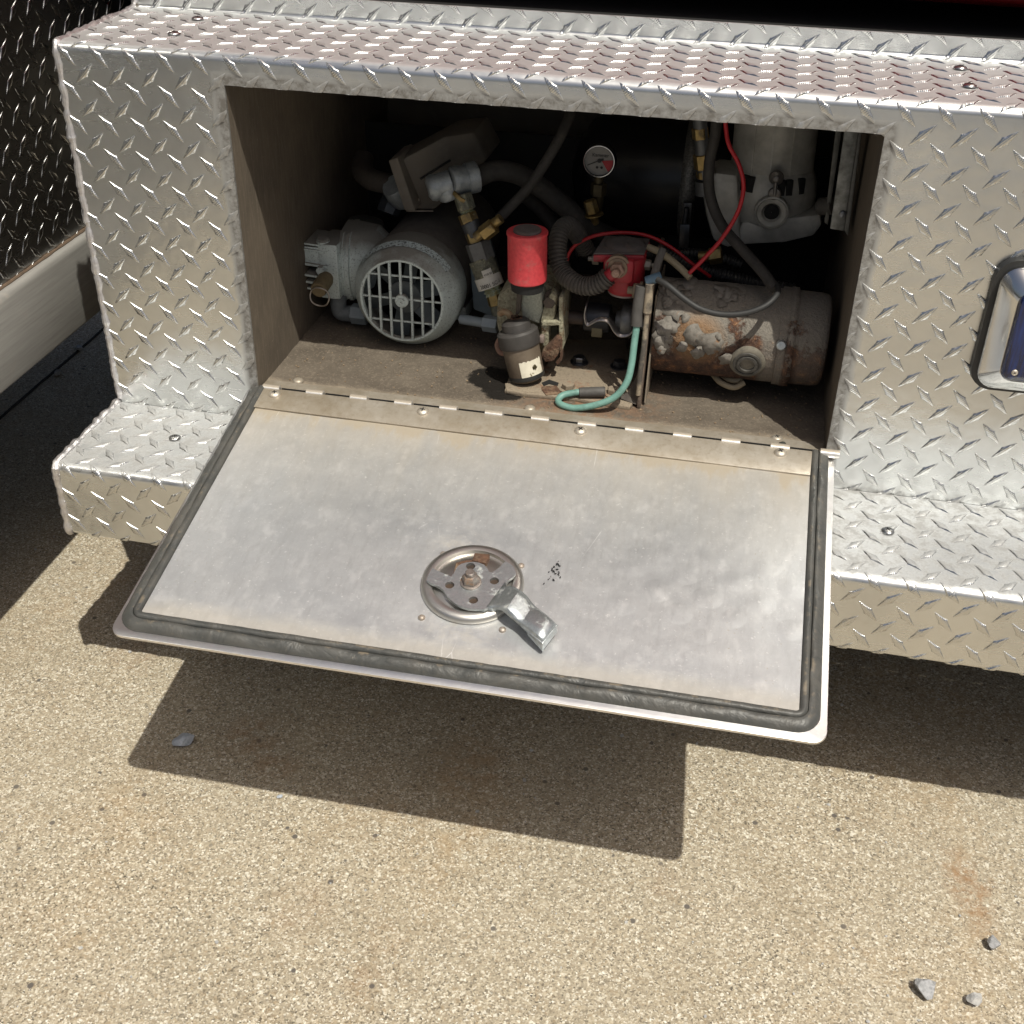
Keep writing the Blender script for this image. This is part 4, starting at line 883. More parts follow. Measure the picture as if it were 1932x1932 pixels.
bm = B(); lathe(bm, tA+axn*(L-.010), axn, [(0, 33.0*k_), (.003, 33.4*k_), (.0058, 33.0*k_), (.006, 32*k_)], 52, cap=False); obj('bowl_ring', bm, RUBBER, sb, 40)
zf = (at(990, 690, .05)-tA-axn*(L*.75)); zf = (zf-axn*zf.dot(axn)).normalized(); xf = (axn*-1).cross(zf)
def lab(r, a0, a1, t0_, t1_, n=16, ragged=0):
    bm = B(); rws = []
    for j in (0, 1): rws.append([bm.verts.new(tA+axn*((t0_ if j == 0 else t1_)+(ragged*mnoise.noise(Vector((k*.9, 2, 0))) if j == 0 else 0)) + (xf*math.sin(a)+zf*math.cos(a))*r) for k, a in [(k, a0+(a1-a0)*k/n) for k in range(n+1)]])
    for k in range(n): bm.faces.new((rws[0][k], rws[0][k+1], rws[1][k+1], rws[1][k]))
    return bm
LBL = m_metal('torn_white_label', (.72, .68, .56), (.58, .54, .43), .6, 0, 90, dirt=(.12, .09, .035), dsc=48, dlo=.60, dhi=.66)
obj('torn_label', lab(33.9*k_, -.30, 1.05, L-.0285, L-.0095, 16, .0022), LBL, sb, 60)
bm = B()
for k in range(7):
    c = tA+axn*(L-.020+rnd.gauss(0, .0022)) + (xf*math.sin(.45+rnd.gauss(0, .11))+zf*math.cos(.45))*34.2*k_; s_ = rnd.uniform(.0012, .0026)
    hex8(bm, [c-xf*s_, c-axn*s_*.7, c+xf*s_*.8, c+axn*s_], [p+zf*.0004 for p in (c-xf*s_, c-axn*s_*.7, c+xf*s_*.8, c+axn*s_)])
obj('label_tear', bm, m_metal('olive_tear', (.10, .075, .03), (.05, .045, .02), .8, 0, 200), sb)
bm = B(); 
for k in range(9):
    a = rnd.uniform(0, 6.28); c = tA+Vector((rnd.gauss(0, .004), rnd.gauss(0, .003), .0015)); s_ = rnd.uniform(.002, .004)
    hex8(bm, [c+Vector((s_*math.cos(a+q), s_*math.sin(a+q), 0)) for q in (0, 1.6, 3.1, 4.7)], [c+Vector((s_*math.cos(a+q), s_*math.sin(a+q), .0012)) for q in (0, 1.6, 3.1, 4.7)])
obj('rust_scab', bm, RUSTY, sb)
bm = B(); tube(bm, spline([at(942, 640, .118), at(938, 652, .112), at(944, 665, .108), at(958, 668, .106)]), .0032, 8); obj('wire_bail', bm, m_metal('rusty_pink_wire', (.30, .17, .12), (.24, .15, .11), .8, 0, 90, bs=.5), sb)

# --- base bracket on the floor with bolts and upright plate
br = thing('motor_bracket', 'dusty tan steel base plate with hex bolts and a thin upright on the compartment floor', 'bracket', (.37, .11, FZ))
zt = FZ+.0035
def fl(pts, z0, z1, name, mat, par, bev=.0006):
    bm = B(); a = [atz(u, v, z1) for u, v in pts]; hex8(bm, a, [Vector((p.x, p.y, z0)) for p in a]); return obj(name, bm, mat, par, 30, bevel=bev)
fl([(952, 736), (980, 742), (1090, 752), (1188, 768), (1200, 752), (1196, 735), (1180, 640), (1060, 640), (1030, 690), (960, 712)], FZ-.001, zt, 'base_plate', TAN, br)
fl([(952, 722), (1024, 724), (1022, 738), (985, 741), (955, 736)], FZ, FZ+.0048, 'rusty_foot', TAN, br, .0015)
fl([(1022, 722), (1036, 716), (1054, 722), (1052, 728), (1036, 724), (1026, 728)], zt, zt+.0006, 'corroded_hole', BLACKM, br, 0)
fl([(1018, 729), (1050, 727), (1060, 742), (1030, 745)], zt, zt+.0012, 'rust_patch', RUSTY, br, .0003)
xq = .4445
up = thing  # upright plate between coupling and rusty motor
P4 = [(.062, FZ), (.062, FZ+.012), (.082, .470), (.098, .535), (.120, .558), (.215, .558), (.225, .43), (.225, FZ)]
bm = B(); hex8(bm, [Vector((xq, a, b)) for a, b in P4], [Vector((xq+.0042, a, b)) for a, b in P4]); obj('upright_plate', bm, m_metal('rusty_dark_upright', (.15, .115, .09), (.09, .065, .05), .8, .1, 200, bs=.7, dirt=(.22, .12, .07), dsc=90, dlo=.58, dhi=.66), br, 30, bevel=.0008)
P5 = [(.070, FZ+.004), (.088, .470), (.104, .530), (.200, .530), (.2, FZ+.004)]
bm = B(); hex8(bm, [Vector((xq+.0075, a, b)) for a, b in P5], [Vector((xq+.0092, a, b)) for a, b in P5]); obj('backing_gasket', bm, m_metal('tan_gasket_sheet', (.22, .18, .13), (.16, .13, .10), .8, 0, 120, bs=.5), br, 30)
P6 = [Vector((.4445, .064, FZ+.003)), Vector((.4445, .070, .452)), Vector((.431, .075, .452-.035)), Vector((.421, .072, FZ+.006))]
bm = B(); hex8(bm, P6, [p+Vector((0, .002, 0)) for p in P6]); obj('gusset', bm, m_metal('dark_gusset', (.10, .085, .07), (.06, .05, .045), .8, .1, 120, bs=.4), br)
BOLT = B(); lathe(BOLT, (0, 0, 0), (0, 0, 1), [(0, .0112), (.0016, .0112), (.002, .008)], 26); hexnut(BOLT, (0, 0, .002), (0, 0, .0085), .0078)
BT = mesh_of('hex_bolt', BOLT, TAN, 30)
BOLT = B(); lathe(BOLT, (0, 0, 0), (0, 0, 1), [(0, .0112), (.0016, .0112), (.002, .008)], 26); hexnut(BOLT, (0, 0, .002), (0, 0, .0085), .0078)
BTD = mesh_of('hex_bolt', BOLT, STEEL, 30)
for (u, v, me_, yaw) in ((1072, 735, BT, .3), (1157, 744, BT, .7), (1093, 684, BTD, .1), (1168, 692, BTD, .5)):
    place('hex_bolt', me_, br, MX(atz(u, v, zt), Matrix.Rotation(yaw, 3, 'Z')))

# --- shaft and coupling
sc_ = thing('drive_coupling', 'dark shaft and coupling with a curved bright strip between pump and upright plate', 'coupling', at(1150, 640, .15))
zs_ = at(1100, 600, .15)
bm = B(); cyl(bm, Vector((at(1056, 600, .15).x, .15, zs_.z)), Vector((at(1108, 600, .15).x, .15, zs_.z)), .0085, 18); obj('shaft', bm, m_metal('brown_shaft', (.10, .075, .065), (.07, .055, .05), .5, .4, 60), sc_)
a, b = at(1103, 596, .145), at(1152, 592, .145); b.z = a.z; bm = B(); lathe(bm, a, b-a, [(0, .015), (.0015, .0175), ((b-a).length-.002, .0175), ((b-a).length, .0165)], 36); obj('coupling_hub', bm, m_metal('black_hub', (.035, .037, .045), (.028, .03, .036), .4, .5, 40), sc_)
a, b = at(1172, 603, .145), at(1198, 600, .145); b.z = a.z; bm = B(); lathe(bm, a, b-a, [(-.006, .010), (0, .012), (.001, .0195), (.004, .021), (.012, .021), (.0145, .0195), (.0155, .014)], 36); obj('bearing_disc', bm, m_metal('worn_grey_disc', (.22, .22, .215), (.12, .12, .12), .45, .6, 90, bs=.4), sc_)
bm = B(); pts = spline([at(1104, 578, .122), at(1101, 600, .122), at(1108, 616, .122), at(1128, 607, .122), at(1146, 610, .122), at(1158, 628, .122), at(1170, 637, .122), at(1188, 634, .122), at(1198, 620, .122), at(1202, 600, .122)], 6); vv = [[bm.verts.new(p), bm.verts.new(p+Vector((0, .026, .004)))] for p in pts]
for A, C in zip(vv, vv[1:]): bm.faces.new((A[0], A[1], C[1], C[0]))
o = obj('guard_strip', bm, m_metal('bright_guard_strip', (.45, .42, .40), (.30, .28, .27), .3, .9, 60), sc_, 60); md = o.modifiers.new('t', 'SOLIDIFY'); md.thickness = .0016
bm = B(); box(bm, at(1127, 624, .135), (.013, .012, .012)); obj('key_block', bm, m_metal('olive_block', (.15, .13, .08), (.1, .085, .05), .6, .2, 80), sc_, bevel=.001)
bm = B(); cyl(bm, Vector((xq-.010, .15, zs_.z)), Vector((xq+.02, .15, zs_.z)), .0085, 18); obj('shaft', bm, STEEL, sc_)

# --- red solenoid
sn = thing('red_solenoid', 'red solenoid can with a flat dusty square lid and a big rusty terminal bolt', 'solenoid', at(1180, 560, .12))
ys = .115
tc, bc = at(1180, 480, ys+.02), at(1181, 548, ys+.02); tc.x = bc.x = (tc.x+bc.x)/2; tc.y = bc.y = ys+.02; rS = 36*mpp(1180, 520, ys)
bm = B(); lathe(bm, bc, (0, 0, 1), [(-.001, rS*.82), (.002, rS*.95), (.007, rS), (tc.z-bc.z, rS*1.02)], 44); obj('can', bm, REDD, sn, 40)
bm = B(); lathe(bm, bc+Vector((0, 0, -.0025)), (0, 0, 1), [(0, rS*.7), (.0005, rS*.88), (.0025, rS*.86)], 44); obj('base_rim', bm, m_metal('pale_rim', (.35, .30, .27), (.25, .2, .18), .5, .3, 80), sn, 40)
lz = tc.z+.004; LQ = [atz(u, v, lz) for u, v in ((1119, 481), (1216, 482), (1227, 453), (1141, 447))]
bm = B(); hex8(bm, LQ, [p+Vector((0, 0, -.009)) for p in LQ]); obj('flange', bm, REDD, sn, bevel=.0022)
cL = sum(LQ, Vector())/4
bm = B(); hex8(bm, [cL+(p-cL)*.985+Vector((0, 0, .0022)) for p in LQ], [cL+(p-cL)*.985+Vector((0, 0, .0002)) for p in LQ]); obj('lid', bm, LIDG, sn, bevel=.0008)
bm = B(); lathe(bm, cL+Vector((.002, .001, .002)), (0, 0, 1), [(0, .0235), (.002, .0225), (.0035, .019), (.0042, .017), (.0046, .010), (.0040, .0005)], 30, jit=.0006); obj('lid_dome', bm, LIDG, sn, 50)
bm = B(); box(bm, Vector((bc.x-.006, bc.y-rS+.001, bc.z+.033)), (.036, .012, .030)); obj('terminal_pad', bm, REDD, sn, bevel=.006)
tb = at(1164, 509, ys-.012); bm = B(); lathe(bm, tb+Vector((0, .012, 0)), FWD, [(0, .0145), (.006, .0145), (.0065, .0115), (.0085, .0115), (.009, .0095)], 28); obj('washer', bm, m_metal('brown_washer', (.28, .21, .15), (.18, .13, .09), .5, .5, 120, bs=.4), sn)
bm = B(); hexnut(bm, tb+Vector((0, .004, 0)), tb+FWD*.006, .0090); cyl(bm, tb, tb+FWD*.013, .0050, 16, bev=.001); obj('terminal_bolt', bm, m_metal('rusty_pink_bolt', (.30, .20, .15), (.18, .11, .08), .55, .4, 160, bs=.5, dirt=(.34, .22, .17), dsc=120, dlo=.5, dhi=.6), sn)
for (u, v, n) in ((1121, 489, -1), (1225, 500, 1)):
    c = at(u, v, .135); bm = B(); hexnut(bm, c+Vector((n*-.006, 0, 0)), c+Vector((n*.002, 0, 0)), .0062); cyl(bm, c+Vector((n*-.010, 0, 0)), c+Vector((n*.007, 0, 0)), .0028, 12); obj('side_terminal', bm, m_metal('grey_terminal', (.30, .28, .24), (.2, .18, .15), .5, .4, 120, bs=.4), sn)
c = at(1207, 549, .11); bm = B(); hexnut(bm, c, c+Vector((-.008, 0, 0)), .0085); cyl(bm, c+Vector((-.008, 0, 0)), c+Vector((-.014, 0, 0)), .0045, 12); cyl(bm, c, c+Vector((.003, 0, 0)), .011, 20); obj('mount_bolt', bm, m_metal('tan_mount_bolt', (.24, .19, .13), (.15, .12, .085), .6, .2, 120, bs=.5), sn)

# --- corrugated hose
pth = resample(spline([at(1105, 470, .21), at(1085, 436, .19), at(1068, 426, .165), at(1055, 444, .145), at(1052, 478, .13), at(1060, 510, .12), at(1082, 532, .108), at(1108, 540, .102), at(1132, 534, .10), at(1148, 521, .101)], 24), .00085)
bm = B(); tube(bm, pth, lambda i: .0112 if (i % 5) in (0, 1, 2) else .0094, 18); solo('corrugated_conduit', bm, m_metal('dusty_black_conduit', (.075, .066, .056), (.045, .04, .036), .65, 0, 90, bs=.2), 'ribbed black conduit looping from behind down to the red solenoid', 'conduit', 25)
bm = B(); cyl(bm, at(1143, 526, .10), at(1158, 514, .10), .0075, 16); solo('red_crimp_sleeve', bm, REDD, 'short red sleeve where the ribbed conduit meets the solenoid bolt', 'sleeve')

# --- rusty motor
c0, c1 = at(1222, 616, .138), at(1560, 634, .138); zc = (c0.z+c1.z)/2; c0 = Vector((xq+.0095, .138, zc)); rM = 88.5*mpp(1330, 620, .138)
X1, X2, X3 = at(1398, 620, .10).x, at(1474, 620, .10).x, at(1562, 640, .11).x
rm = thing('rusty_motor', 'horizontal cylindrical motor covered in peeling grey paint and orange rust', 'electric motor', ((c0.x+X3)/2, .138, FZ))
def mcyl(bm, xa, xb, prof, seg=72): return lathe(bm, Vector((xa, .138, zc)), (1, 0, 0), [(t*(xb-xa), r*rM) for t, r in prof], seg)
bm = B(); n = 60; rings = []
for i in range(n+1):
    x = c0.x+(X1-c0.x)*i/n; rg = []
    for k in range(96):
        a = 2*math.pi*k/96; p = Vector((x, math.cos(a), math.sin(a)))
        r = rM*(1+.010*mnoise.noise(Vector((x*60, p.y*3, p.z*3)))+.018*max(0, mnoise.noise(Vector((x*110, p.y*6, p.z*6+4))))) * (1.0 if i > 1 else .985)
        rg.append(bm.verts.new((x, .138+p.y*r, zc+p.z*r)))
    rings.append(rg)
for A, C in zip(rings, rings[1:]):
    for k in range(96): bm.faces.new((A[k], A[(k+1) % 96], C[(k+1) % 96], C[k]))
bm.faces.new(rings[0]); bm.faces.new(rings[-1]); obj('motor_casing', bm, RMOT, rm, 60)
bm = B(); mcyl(bm, X1, X2, ((0, .99), (.01, .995), (1, .995))); obj('middle_band', bm, RMOT, rm, 40)
bm = B(); mcyl(bm, X2-.002, X3, ((0, .98), (.005, 1.035), (.20, 1.035), (.215, .995), (.80, .985), (.92, .97), (.98, .92), (1, .84), (1, .01))); obj('end_cover', bm, RMOT, rm, 40)
bm = B(); rg = []
for k in range(97):
    a = 2*math.pi*k/96; w = .0045+.002*mnoise.noise(Vector((math.cos(a)*2, math.sin(a)*2, 0))); r = rM*1.055+ .0008*mnoise.noise(Vector((math.cos(a)*5, math.sin(a)*5, 2)))
    rg.append([bm.verts.new((X2+.012-w, .138+r*math.cos(a), zc+r*math.sin(a))), bm.verts.new((X2+.012+w, .138+r*.995*math.cos(a), zc+r*.995*math.sin(a)))])
for A, C in zip(rg, rg[1:]): bm.faces.new((A[0], A[1], C[1], C[0]))
o = obj('clamp_band', bm, RMOT, rm, 60); md = o.modifiers.new('t', 'SOLIDIFY'); md.thickness = .0015
def onm(x, ang, r=1.0): return Vector((x, .138-math.cos(ang)*rM*r, zc+math.sin(ang)*rM*r)), Vector((0, -math.cos(ang), math.sin(ang)))
bp_, bn = onm(X1+.012, math.radians(-14), .985); BRM = m_metal('worn_brush_cap', (.11, .105, .095), (.05, .047, .043), .55, .2, 120, bs=.5)
bm = B(); lathe(bm, bp_, bn, [(-.004, .021), (.001, .0205), (.003, .0185), (.0035, .0165)], 40); obj('brush_boss', bm, m_metal('dusty_boss', (.19, .17, .135), (.11, .10, .08), .75, 0, 120, bs=.4), rm)
bm = B(); lathe(bm, bp_+bn*.003, bn, [(0, .0165), (.002, .0160), (.0022, .0140), (.0010, .0136), (.0010, .0120), (.0028, .0116), (.0030, .0085), (-.001, .0080), (-.001, .0003)], 40); obj('brush_cap', bm, BRM, rm, 40)
bm = B(); lathe(bm, bp_+bn*.0022, bn, [(0, .0075), (.0005, .0070)], 6); obj('hex_socket', bm, BLACKM, rm)
sp_, sn_ = onm(X2+.002, math.radians(14), 1.04); bm = B(); lathe(bm, sp_, sn_, [(-.002, .0058), (.002, .0058), (.0035, .0045), (.0036, .0005)], 22); box(bm, sp_+sn_*.0034, (.0100, .0012, .0009), frame(sn_, (1, .3, 0))); obj('clamp_screw', bm, ZINC, rm)
for k in range(34):
    x = c0.x+.010+(X1-c0.x-.02)*rnd.random()**1.7; a_ = math.radians(rnd.choice([rnd.gauss(62, 14), rnd.gauss(14, 12), rnd.gauss(30, 16), rnd.gauss(70, 10)])); p, nn = onm(x, a_, 1.012)
    sz = rnd.choice([rnd.uniform(.004, .007), rnd.uniform(.008, .013), rnd.uniform(.010, .015)]); t1 = Vector((1, 0, 0)); t2 = nn.cross(t1); rot = rnd.uniform(0, 6.28); bm = B(); N_ = 16; sd_ = rnd.uniform(0, 99); c_ = bm.verts.new(p+nn*.0004); rim = []
    for q in range(N_):
        an = rot+2*math.pi*q/N_; rr_ = sz*(.85+.42*mnoise.noise(Vector((math.cos(an)*1.6+sd_, math.sin(an)*1.6, 0)))+rnd.uniform(-.07, .07)); lift = .0003+.0038*max(0, math.cos(an-rot-.5))**3*min(1, sz/.009); rim.append(bm.verts.new(p+(t1*math.cos(an)+t2*math.sin(an))*rr_+nn*(lift-((math.sin(an)*rr_)**2)/(2*rM))))
    for q in range(N_): bm.faces.new((c_, rim[q], rim[(q+1) % N_]))
    o = obj('paint_flake', bm, FLAKE, rm, 12); md = o.modifiers.new('t', 'SOLIDIFY'); md.thickness = .0006
bm = B()
for k in range(16):
    p, nn = onm(rnd.uniform(c0.x+.02, X1), math.radians(rnd.uniform(-95, -75)), 1.0); s_ = rnd.uniform(.001, .0035); box(bm, p, (s_*1.6, s_, s_*1.2), Matrix.Rotation(rnd.uniform(0, 3), 3, 'Y'))
obj('hanging_rust', bm, RUSTY, rm, kind='stuff')
bm = B(); tube(bm, spline([at(1345, 706, .12), at(1360, 722, .105), at(1385, 731, .10), at(1404, 722, .105)]), .0034, 10); obj('motor_lead', bm, CREAM, rm)
bm = B(); tube(bm, spline([at(1360, 706, .125), at(1375, 716, .112), at(1392, 718, .11), at(1400, 710, .115)]), .0030, 10); obj('motor_lead', bm, CREAM, rm)

# --- wires
def wire(pts, r, mat, name, label, cat='wire', seg=10):
    bm = B(); tube(bm, spline([at(*p) for p in pts], 10), r, seg); return solo(name, bm, mat, label, cat, 60)
wire([(1240, 527, .075), (1262, 540, .066), (1290, 563, .060), (1322, 583, .056), (1362, 593, .055), (1405, 591, .057), (1442, 578, .063), (1463, 560, .075), (1468, 545, .09), (1462, 535, .11)], .0034, m_metal('shiny_black_wire', (.025, .025, .025), (.02, .02, .02), .62, 0, 60), 'black_wire', 'thin glossy black wire drooping across the front of the rusty motor')
wire([(1352, 190, .20), (1350, 250, .19), (1338, 310, .185), (1340, 370, .18), (1362, 425, .165), (1400, 470, .145), (1438, 512, .12), (1462, 545, .10)], .0062, DUSTRUB, 'grey_cable', 'grey cable sheath curving from the top of the opening down to the rusty motor', 'cable')
wire([(1366, 190, .17), (1370, 245, .165), (1376, 275, .16), (1394, 310, .155), (1403, 352, .15), (1392, 400, .145), (1362, 450, .14), (1328, 488, .135), (1300, 516, .13)], .0024, REDW, 'red_wire', 'bright red wire hanging from the top right of the opening to the rusty motor')
wire([(1068, 500, .19), (1074, 478, .19), (1092, 458, .19), (1130, 443, .19), (1180, 439, .19), (1225, 446, .19), (1268, 468, .19), (1305, 497, .19), (1340, 522, .20)], .0022, REDW, 'looping_red_wire', 'red wire arching over behind the solenoid lid')
wire([(1222, 466, .15), (1246, 477, .145), (1275, 498, .14), (1302, 524, .13)], .0042, CREAM, 'cream_cable', 'cream cable running from the solenoid to the top of the rusty motor', 'cable')
wire([(1206, 556, .080), (1203, 600, .077), (1197, 645, .068), (1191, 690, .058), (1182, 722, .050), (1160, 749, .044), (1125, 764, .040), (1085, 770, .040), (1060, 764, .044), (1053, 756, .052), (1062, 746, .060), (1085, 741, .064), (1100, 740, .066)], .0040, TEAL, 'teal_wire', 'teal green wire dropping from the upright plate and curling back to the floor bolt', seg=14)
bm = B(); cyl(bm, at(1092, 741, .066), at(1142, 739, .072), .0062, 16, bev=.001); solo('lower_heatshrink', bm, SLEEVE, 'dark heat shrink sleeve on the lower end of the teal wire by the bolts', 'sleeve')
bm = B(); tube(bm, spline([at(1211, 540, .083), at(1207, 560, .081), at(1203, 590, .078), at(1201, 614, .0755)]), .0068, 16); solo('upper_heatshrink', bm, SLEEVE, 'dark heat shrink sleeve on the upper end of the teal wire by the upright plate', 'sleeve')
bm = B(); tube(bm, spline([at(1250, 472, .13), at(1240, 500, .11), at(1232, 528, .09)]), .0045, 10); solo('grey_lead', bm, m_metal('grey_lead_jacket', (.15, .14, .125), (.11, .10, .09), .7, 0, 80), 'short grey lead coming down into the blue crimp connector', 'wire')
bm = B(); cyl(bm, at(1218, 531, .085), at(1248, 521, .088), .0055, 14, bev=.001); solo('blue_crimp', bm, BLUEC, 'small faded blue crimp connector at the top of the upright plate', 'connector')
bm = B(); tube(bm, spline([at(1226, 536, .080), at(1224, 560, .078), at(1221, 590, .075)]), .0048, 12); tube(bm, spline([at(1221, 590, .075), at(1215, 650, .070), at(1208, 700, .066), at(1204, 745, .064)]), .0030, 12); solo('tan_cable_end', bm, m_metal('sun_bleached_cable', (.34, .28, .20), (.17, .14, .11), .75, 0, 40, bs=.4, dirt=(.08, .07, .06), dsc=40, dlo=.45, dhi=.6), 'bleached tan cable end running down the upright plate below the blue crimp', 'cable')
for pts, r, nm, lb in (([(1240, 470, .26), (1300, 500, .25), (1370, 522, .24), (1440, 538, .24), (1500, 548, .24)], .0085, 'ribbed_loom', 'dark ribbed wire loom lying behind the rusty motor'), ([(1090, 478, .28), (1150, 474, .27), (1250, 480, .27), (1330, 480, .27), (1400, 500, .27)], .0075, 'far_ribbed_loom', 'dark ribbed wire loom further back behind the solenoid')):
    pp = resample(spline([at(*p) for p in pts], 24), .0009); bm = B(); tube(bm, pp, (lambda q: (lambda i: q if (i % 5) < 3 else q*.84))(r), 14); solo(nm, bm, RUBBER, lb, 'wire loom', 25)

# --- pressure gauge
gg = thing('pressure_gauge', 'round pressure gauge with pale face and red wedge, before the black tank', 'gauge', at(1130, 350, .29))
gc = at(1131, 303, .28); gn = (Vector((.45, -1.19, .95))-gc).normalized()*.35+FWD; gn.normalize(); rG = 30*mpp(1131, 303, .28)
bm = B(); lathe(bm, gc-gn*.018, gn, [(0, rG*.9), (.004, rG), (.020, rG), (.0225, rG*.99), (.0225, rG*.93), (.019, rG*.91)], 48, cap=False); lathe(bm, gc-gn*.018, gn, [(0, .0005), (0, rG*.9)], 48); obj('gauge_case', bm, m_metal('gauge_case_black', (.03, .03, .03), (.02, .02, .02), .4, 0, 30), gg)
bm = B(); lathe(bm, gc+gn*.0042, gn, [(0, rG*.955), (.0012, rG*.97), (.0012, rG*.935), (0, rG*.93)], 56, cap=False); obj('gauge_rim', bm, CHROME, gg)
bm = B(); lathe(bm, gc, gn, [(0, .0003), (.0002, rG*.92)], 48, cap=False); obj('gauge_face', bm, m_metal('gauge_white', (.30, .29, .27), (.22, .21, .20), .6, 0, 60), gg)
RG = Matrix(((gn.cross(Vector((0, 0, 1))).normalized()*-1), Vector((0, 0, 1)), gn)).transposed(); xg = Vector((0, 0, 1)).cross(gn).normalized(); yg = gn.cross(xg); RG = Matrix((xg, yg, gn)).transposed()
bm = B(); cv = bm.verts.new(gc+gn*.0008+xg*rG*.15); ar = [bm.verts.new(gc+gn*.0008+(xg*math.cos(a)+yg*math.sin(a))*rG*.88) for a in [math.radians(-48+54*k/10) for k in range(11)]]
for k in range(10): bm.faces.new((cv, ar[k], ar[k+1]))
obj('red_wedge', bm, DRED, gg)
bm = B(); box(bm, gc+gn*.0014-(xg*.9+yg*.38)*rG*.38, (rG*.85, .0009, .0006), RG@Matrix.Rotation(math.radians(24), 3, 'Z')); lathe(bm, gc+gn*.001, gn, [(0, .0026), (.001, .0022)], 14); box(bm, gc+gn*.0014+(xg*.9+yg*.38)*rG*.14, (rG*.3, .0024, .0006), RG@Matrix.Rotation(math.radians(24), 3, 'Z')); obj('needle', bm, INK, gg)
text('Kammer', rG*.30, gc+gn*.0009+yg*rG*.33+xg*rG*.05, RG, INK, gg, 'gauge_text')
for sx in (-.12, .16):
    bm = B(); lathe(bm, gc+gn*.0009+xg*rG*sx-yg*rG*.42, gn, [(0, .0016), (.0003, .0014)], 12); obj('dial_dot', bm, INK, gg)
bm = B(); cyl(bm, gc-Vector((0, -.006, rG)), gc-Vector((0, -.006, rG+.012)), .0060, 12); hexnut(bm, gc-Vector((0, -.006, rG+.010)), gc-Vector((0, -.006, rG+.026)), .0100); lathe(bm, gc-Vector((0, -.006, rG+.024)), (0.05, 0, -1), [(0, .008), (.012, .0065), (.030, .003)], 12); obj('gauge_stem', bm, m_metal('tarnished_stem', (.12, .095, .05), (.06, .05, .03), .5, .6, 90), gg)
bm = B(); hexnut(bm, at(1112, 378, .27), at(1119, 402, .27), .0085); cyl(bm, at(1116, 396, .27), at(1124, 420, .28), .0050, 12); lathe(bm, at(1121, 404, .27), (.2, 0, -1), [(0, .012), (.0015, .012)], 20); obj('brass_elbow', bm, BRASS, gg)

# --- black tank with strap
tk = thing('black_air_tank', 'large horizontal satin black air tank at the back with a speckled steel strap', 'air tank', (.42, .44, at(1200, 440, .40).z))
ct = at(1200, 335, .42); rT = .078
bm = B(); lathe(bm, Vector((.33, .44, ct.z)), (1, 0, 0), [(-.03, .01), (-.022, .040), (-.006, .066), (.01, rT), (.26, rT), (.275, .066), (.29, .04), (.296, .01)], 72, x=(0, 1, 0)); obj('tank_shell', bm, TANKM, tk, 60)
xs_ = at(1299, 330, .35).x; bm = B(); rg = []
for k in range(41):
    a = math.radians(80+180*k/40); r = rT+.0012; rg.append([bm.verts.new((xs_+dx, .44+r*math.cos(a), ct.z+r*math.sin(a))) for dx in (-.010, .010)])
for A, C in zip(rg, rg[1:]): bm.faces.new((A[0], A[1], C[1], C[0]))
o = obj('tank_strap', bm, m_metal('speckled_strap', (.34, .33, .31), (.10, .10, .095), .5, .6, 420, bs=.6), tk, 60); md = o.modifiers.new('t', 'SOLIDIFY'); md.thickness = .0018
prism([(1289, 383), (1307, 383), (1304, 424), (1282, 424)], .330, .01, 'strap_buckle', m_metal('dark_buckle', (.16, .155, .15), (.07, .07, .07), .35, .8, 90), tk, .002)
bm = B(); cyl(bm, at(1296, 392, .325), at(1292, 420, .325), .0035, 12); obj('strap_bolt', bm, STEEL, tk)
prism([(1283, 424), (1302, 424), (1300, 470), (1280, 470)], .340, .008, 'strap_leg', STEEL, tk, .001)

# --- second pipe stack at upper right
bs_ = thing('upper_brass_fitting', 'dull brass and steel fittings hanging down beside the tank strap', 'pipe fitting', at(1328, 370, .27))
bm = B(); hexnut(bm, at(1320, 240, .26), at(1322, 262, .26), .0098); hexnut(bm, at(1325, 290, .26), at(1328, 318, .26), .0115); hexnut(bm, at(1328, 322, .26), at(1328, 336, .26), .0095); obj('brass_nut', bm, BRASS, bs_)
bm = B(); cyl(bm, at(1319, 215, .26), at(1329, 336, .26), .0085, 16); cyl(bm, at(1329, 340, .262), at(1329, 366, .262), .0115, 20); obj('fitting_body', bm, m_metal('grey_fitting', (.17, .175, .18), (.11, .115, .12), .45, .5, 90), bs_)
bm = B(); hexnut(bm, at(1338, 484, .24), at(1362, 480, .24), .0105); cyl(bm, at(1318, 484, .24), at(1340, 483, .24), .0065, 14); solo('brass_plug', bm, BRASS, 'dull brass plug in the shadow behind the crossing red wires', 'pipe fitting')

# --- upper right grey motor
um = thing('hanging_grey_motor', 'dark grey motor hanging vertically at the upper right with slotted end bell', 'electric motor', at(1450, 470, .28))
yU = .235; cU = at(1455, 400, yU); cU.y = yU+.085
axU = Vector((-.03, .10, 1)).normalized(); rU = 85*mpp(1450, 300, yU)
zb_ = at(1455, 462, yU).z
base = Vector((cU.x-.003, cU.y, zb_))
bm = B(); lathe(bm, base, axU, [(0, rU*.88), (.002, rU*.96), (.010, rU*1.10), (.035, rU*1.12), (.050, rU*1.10), (.062, rU*1.02), (.066, rU*.99)], 64, jit=0); obj('end_bell', bm, GMOT, um, 50)
bm = B(); lathe(bm, base+axU*.064, axU, [(0, rU*.97), (.001, rU*.985), (.168, rU*.985)], 64); obj('motor_barrel', bm, GMOT, um, 50)
for a in (-28, -2, 26):
    d = Vector((math.sin(math.radians(a)), -math.cos(math.radians(a)), 0)); bm = B(); p = base+d*rU*.985; box(bm, p+axU*.145, (.0022, .0022, .155), frame(axU, d)); obj('barrel_seam', bm, GMOT, um)
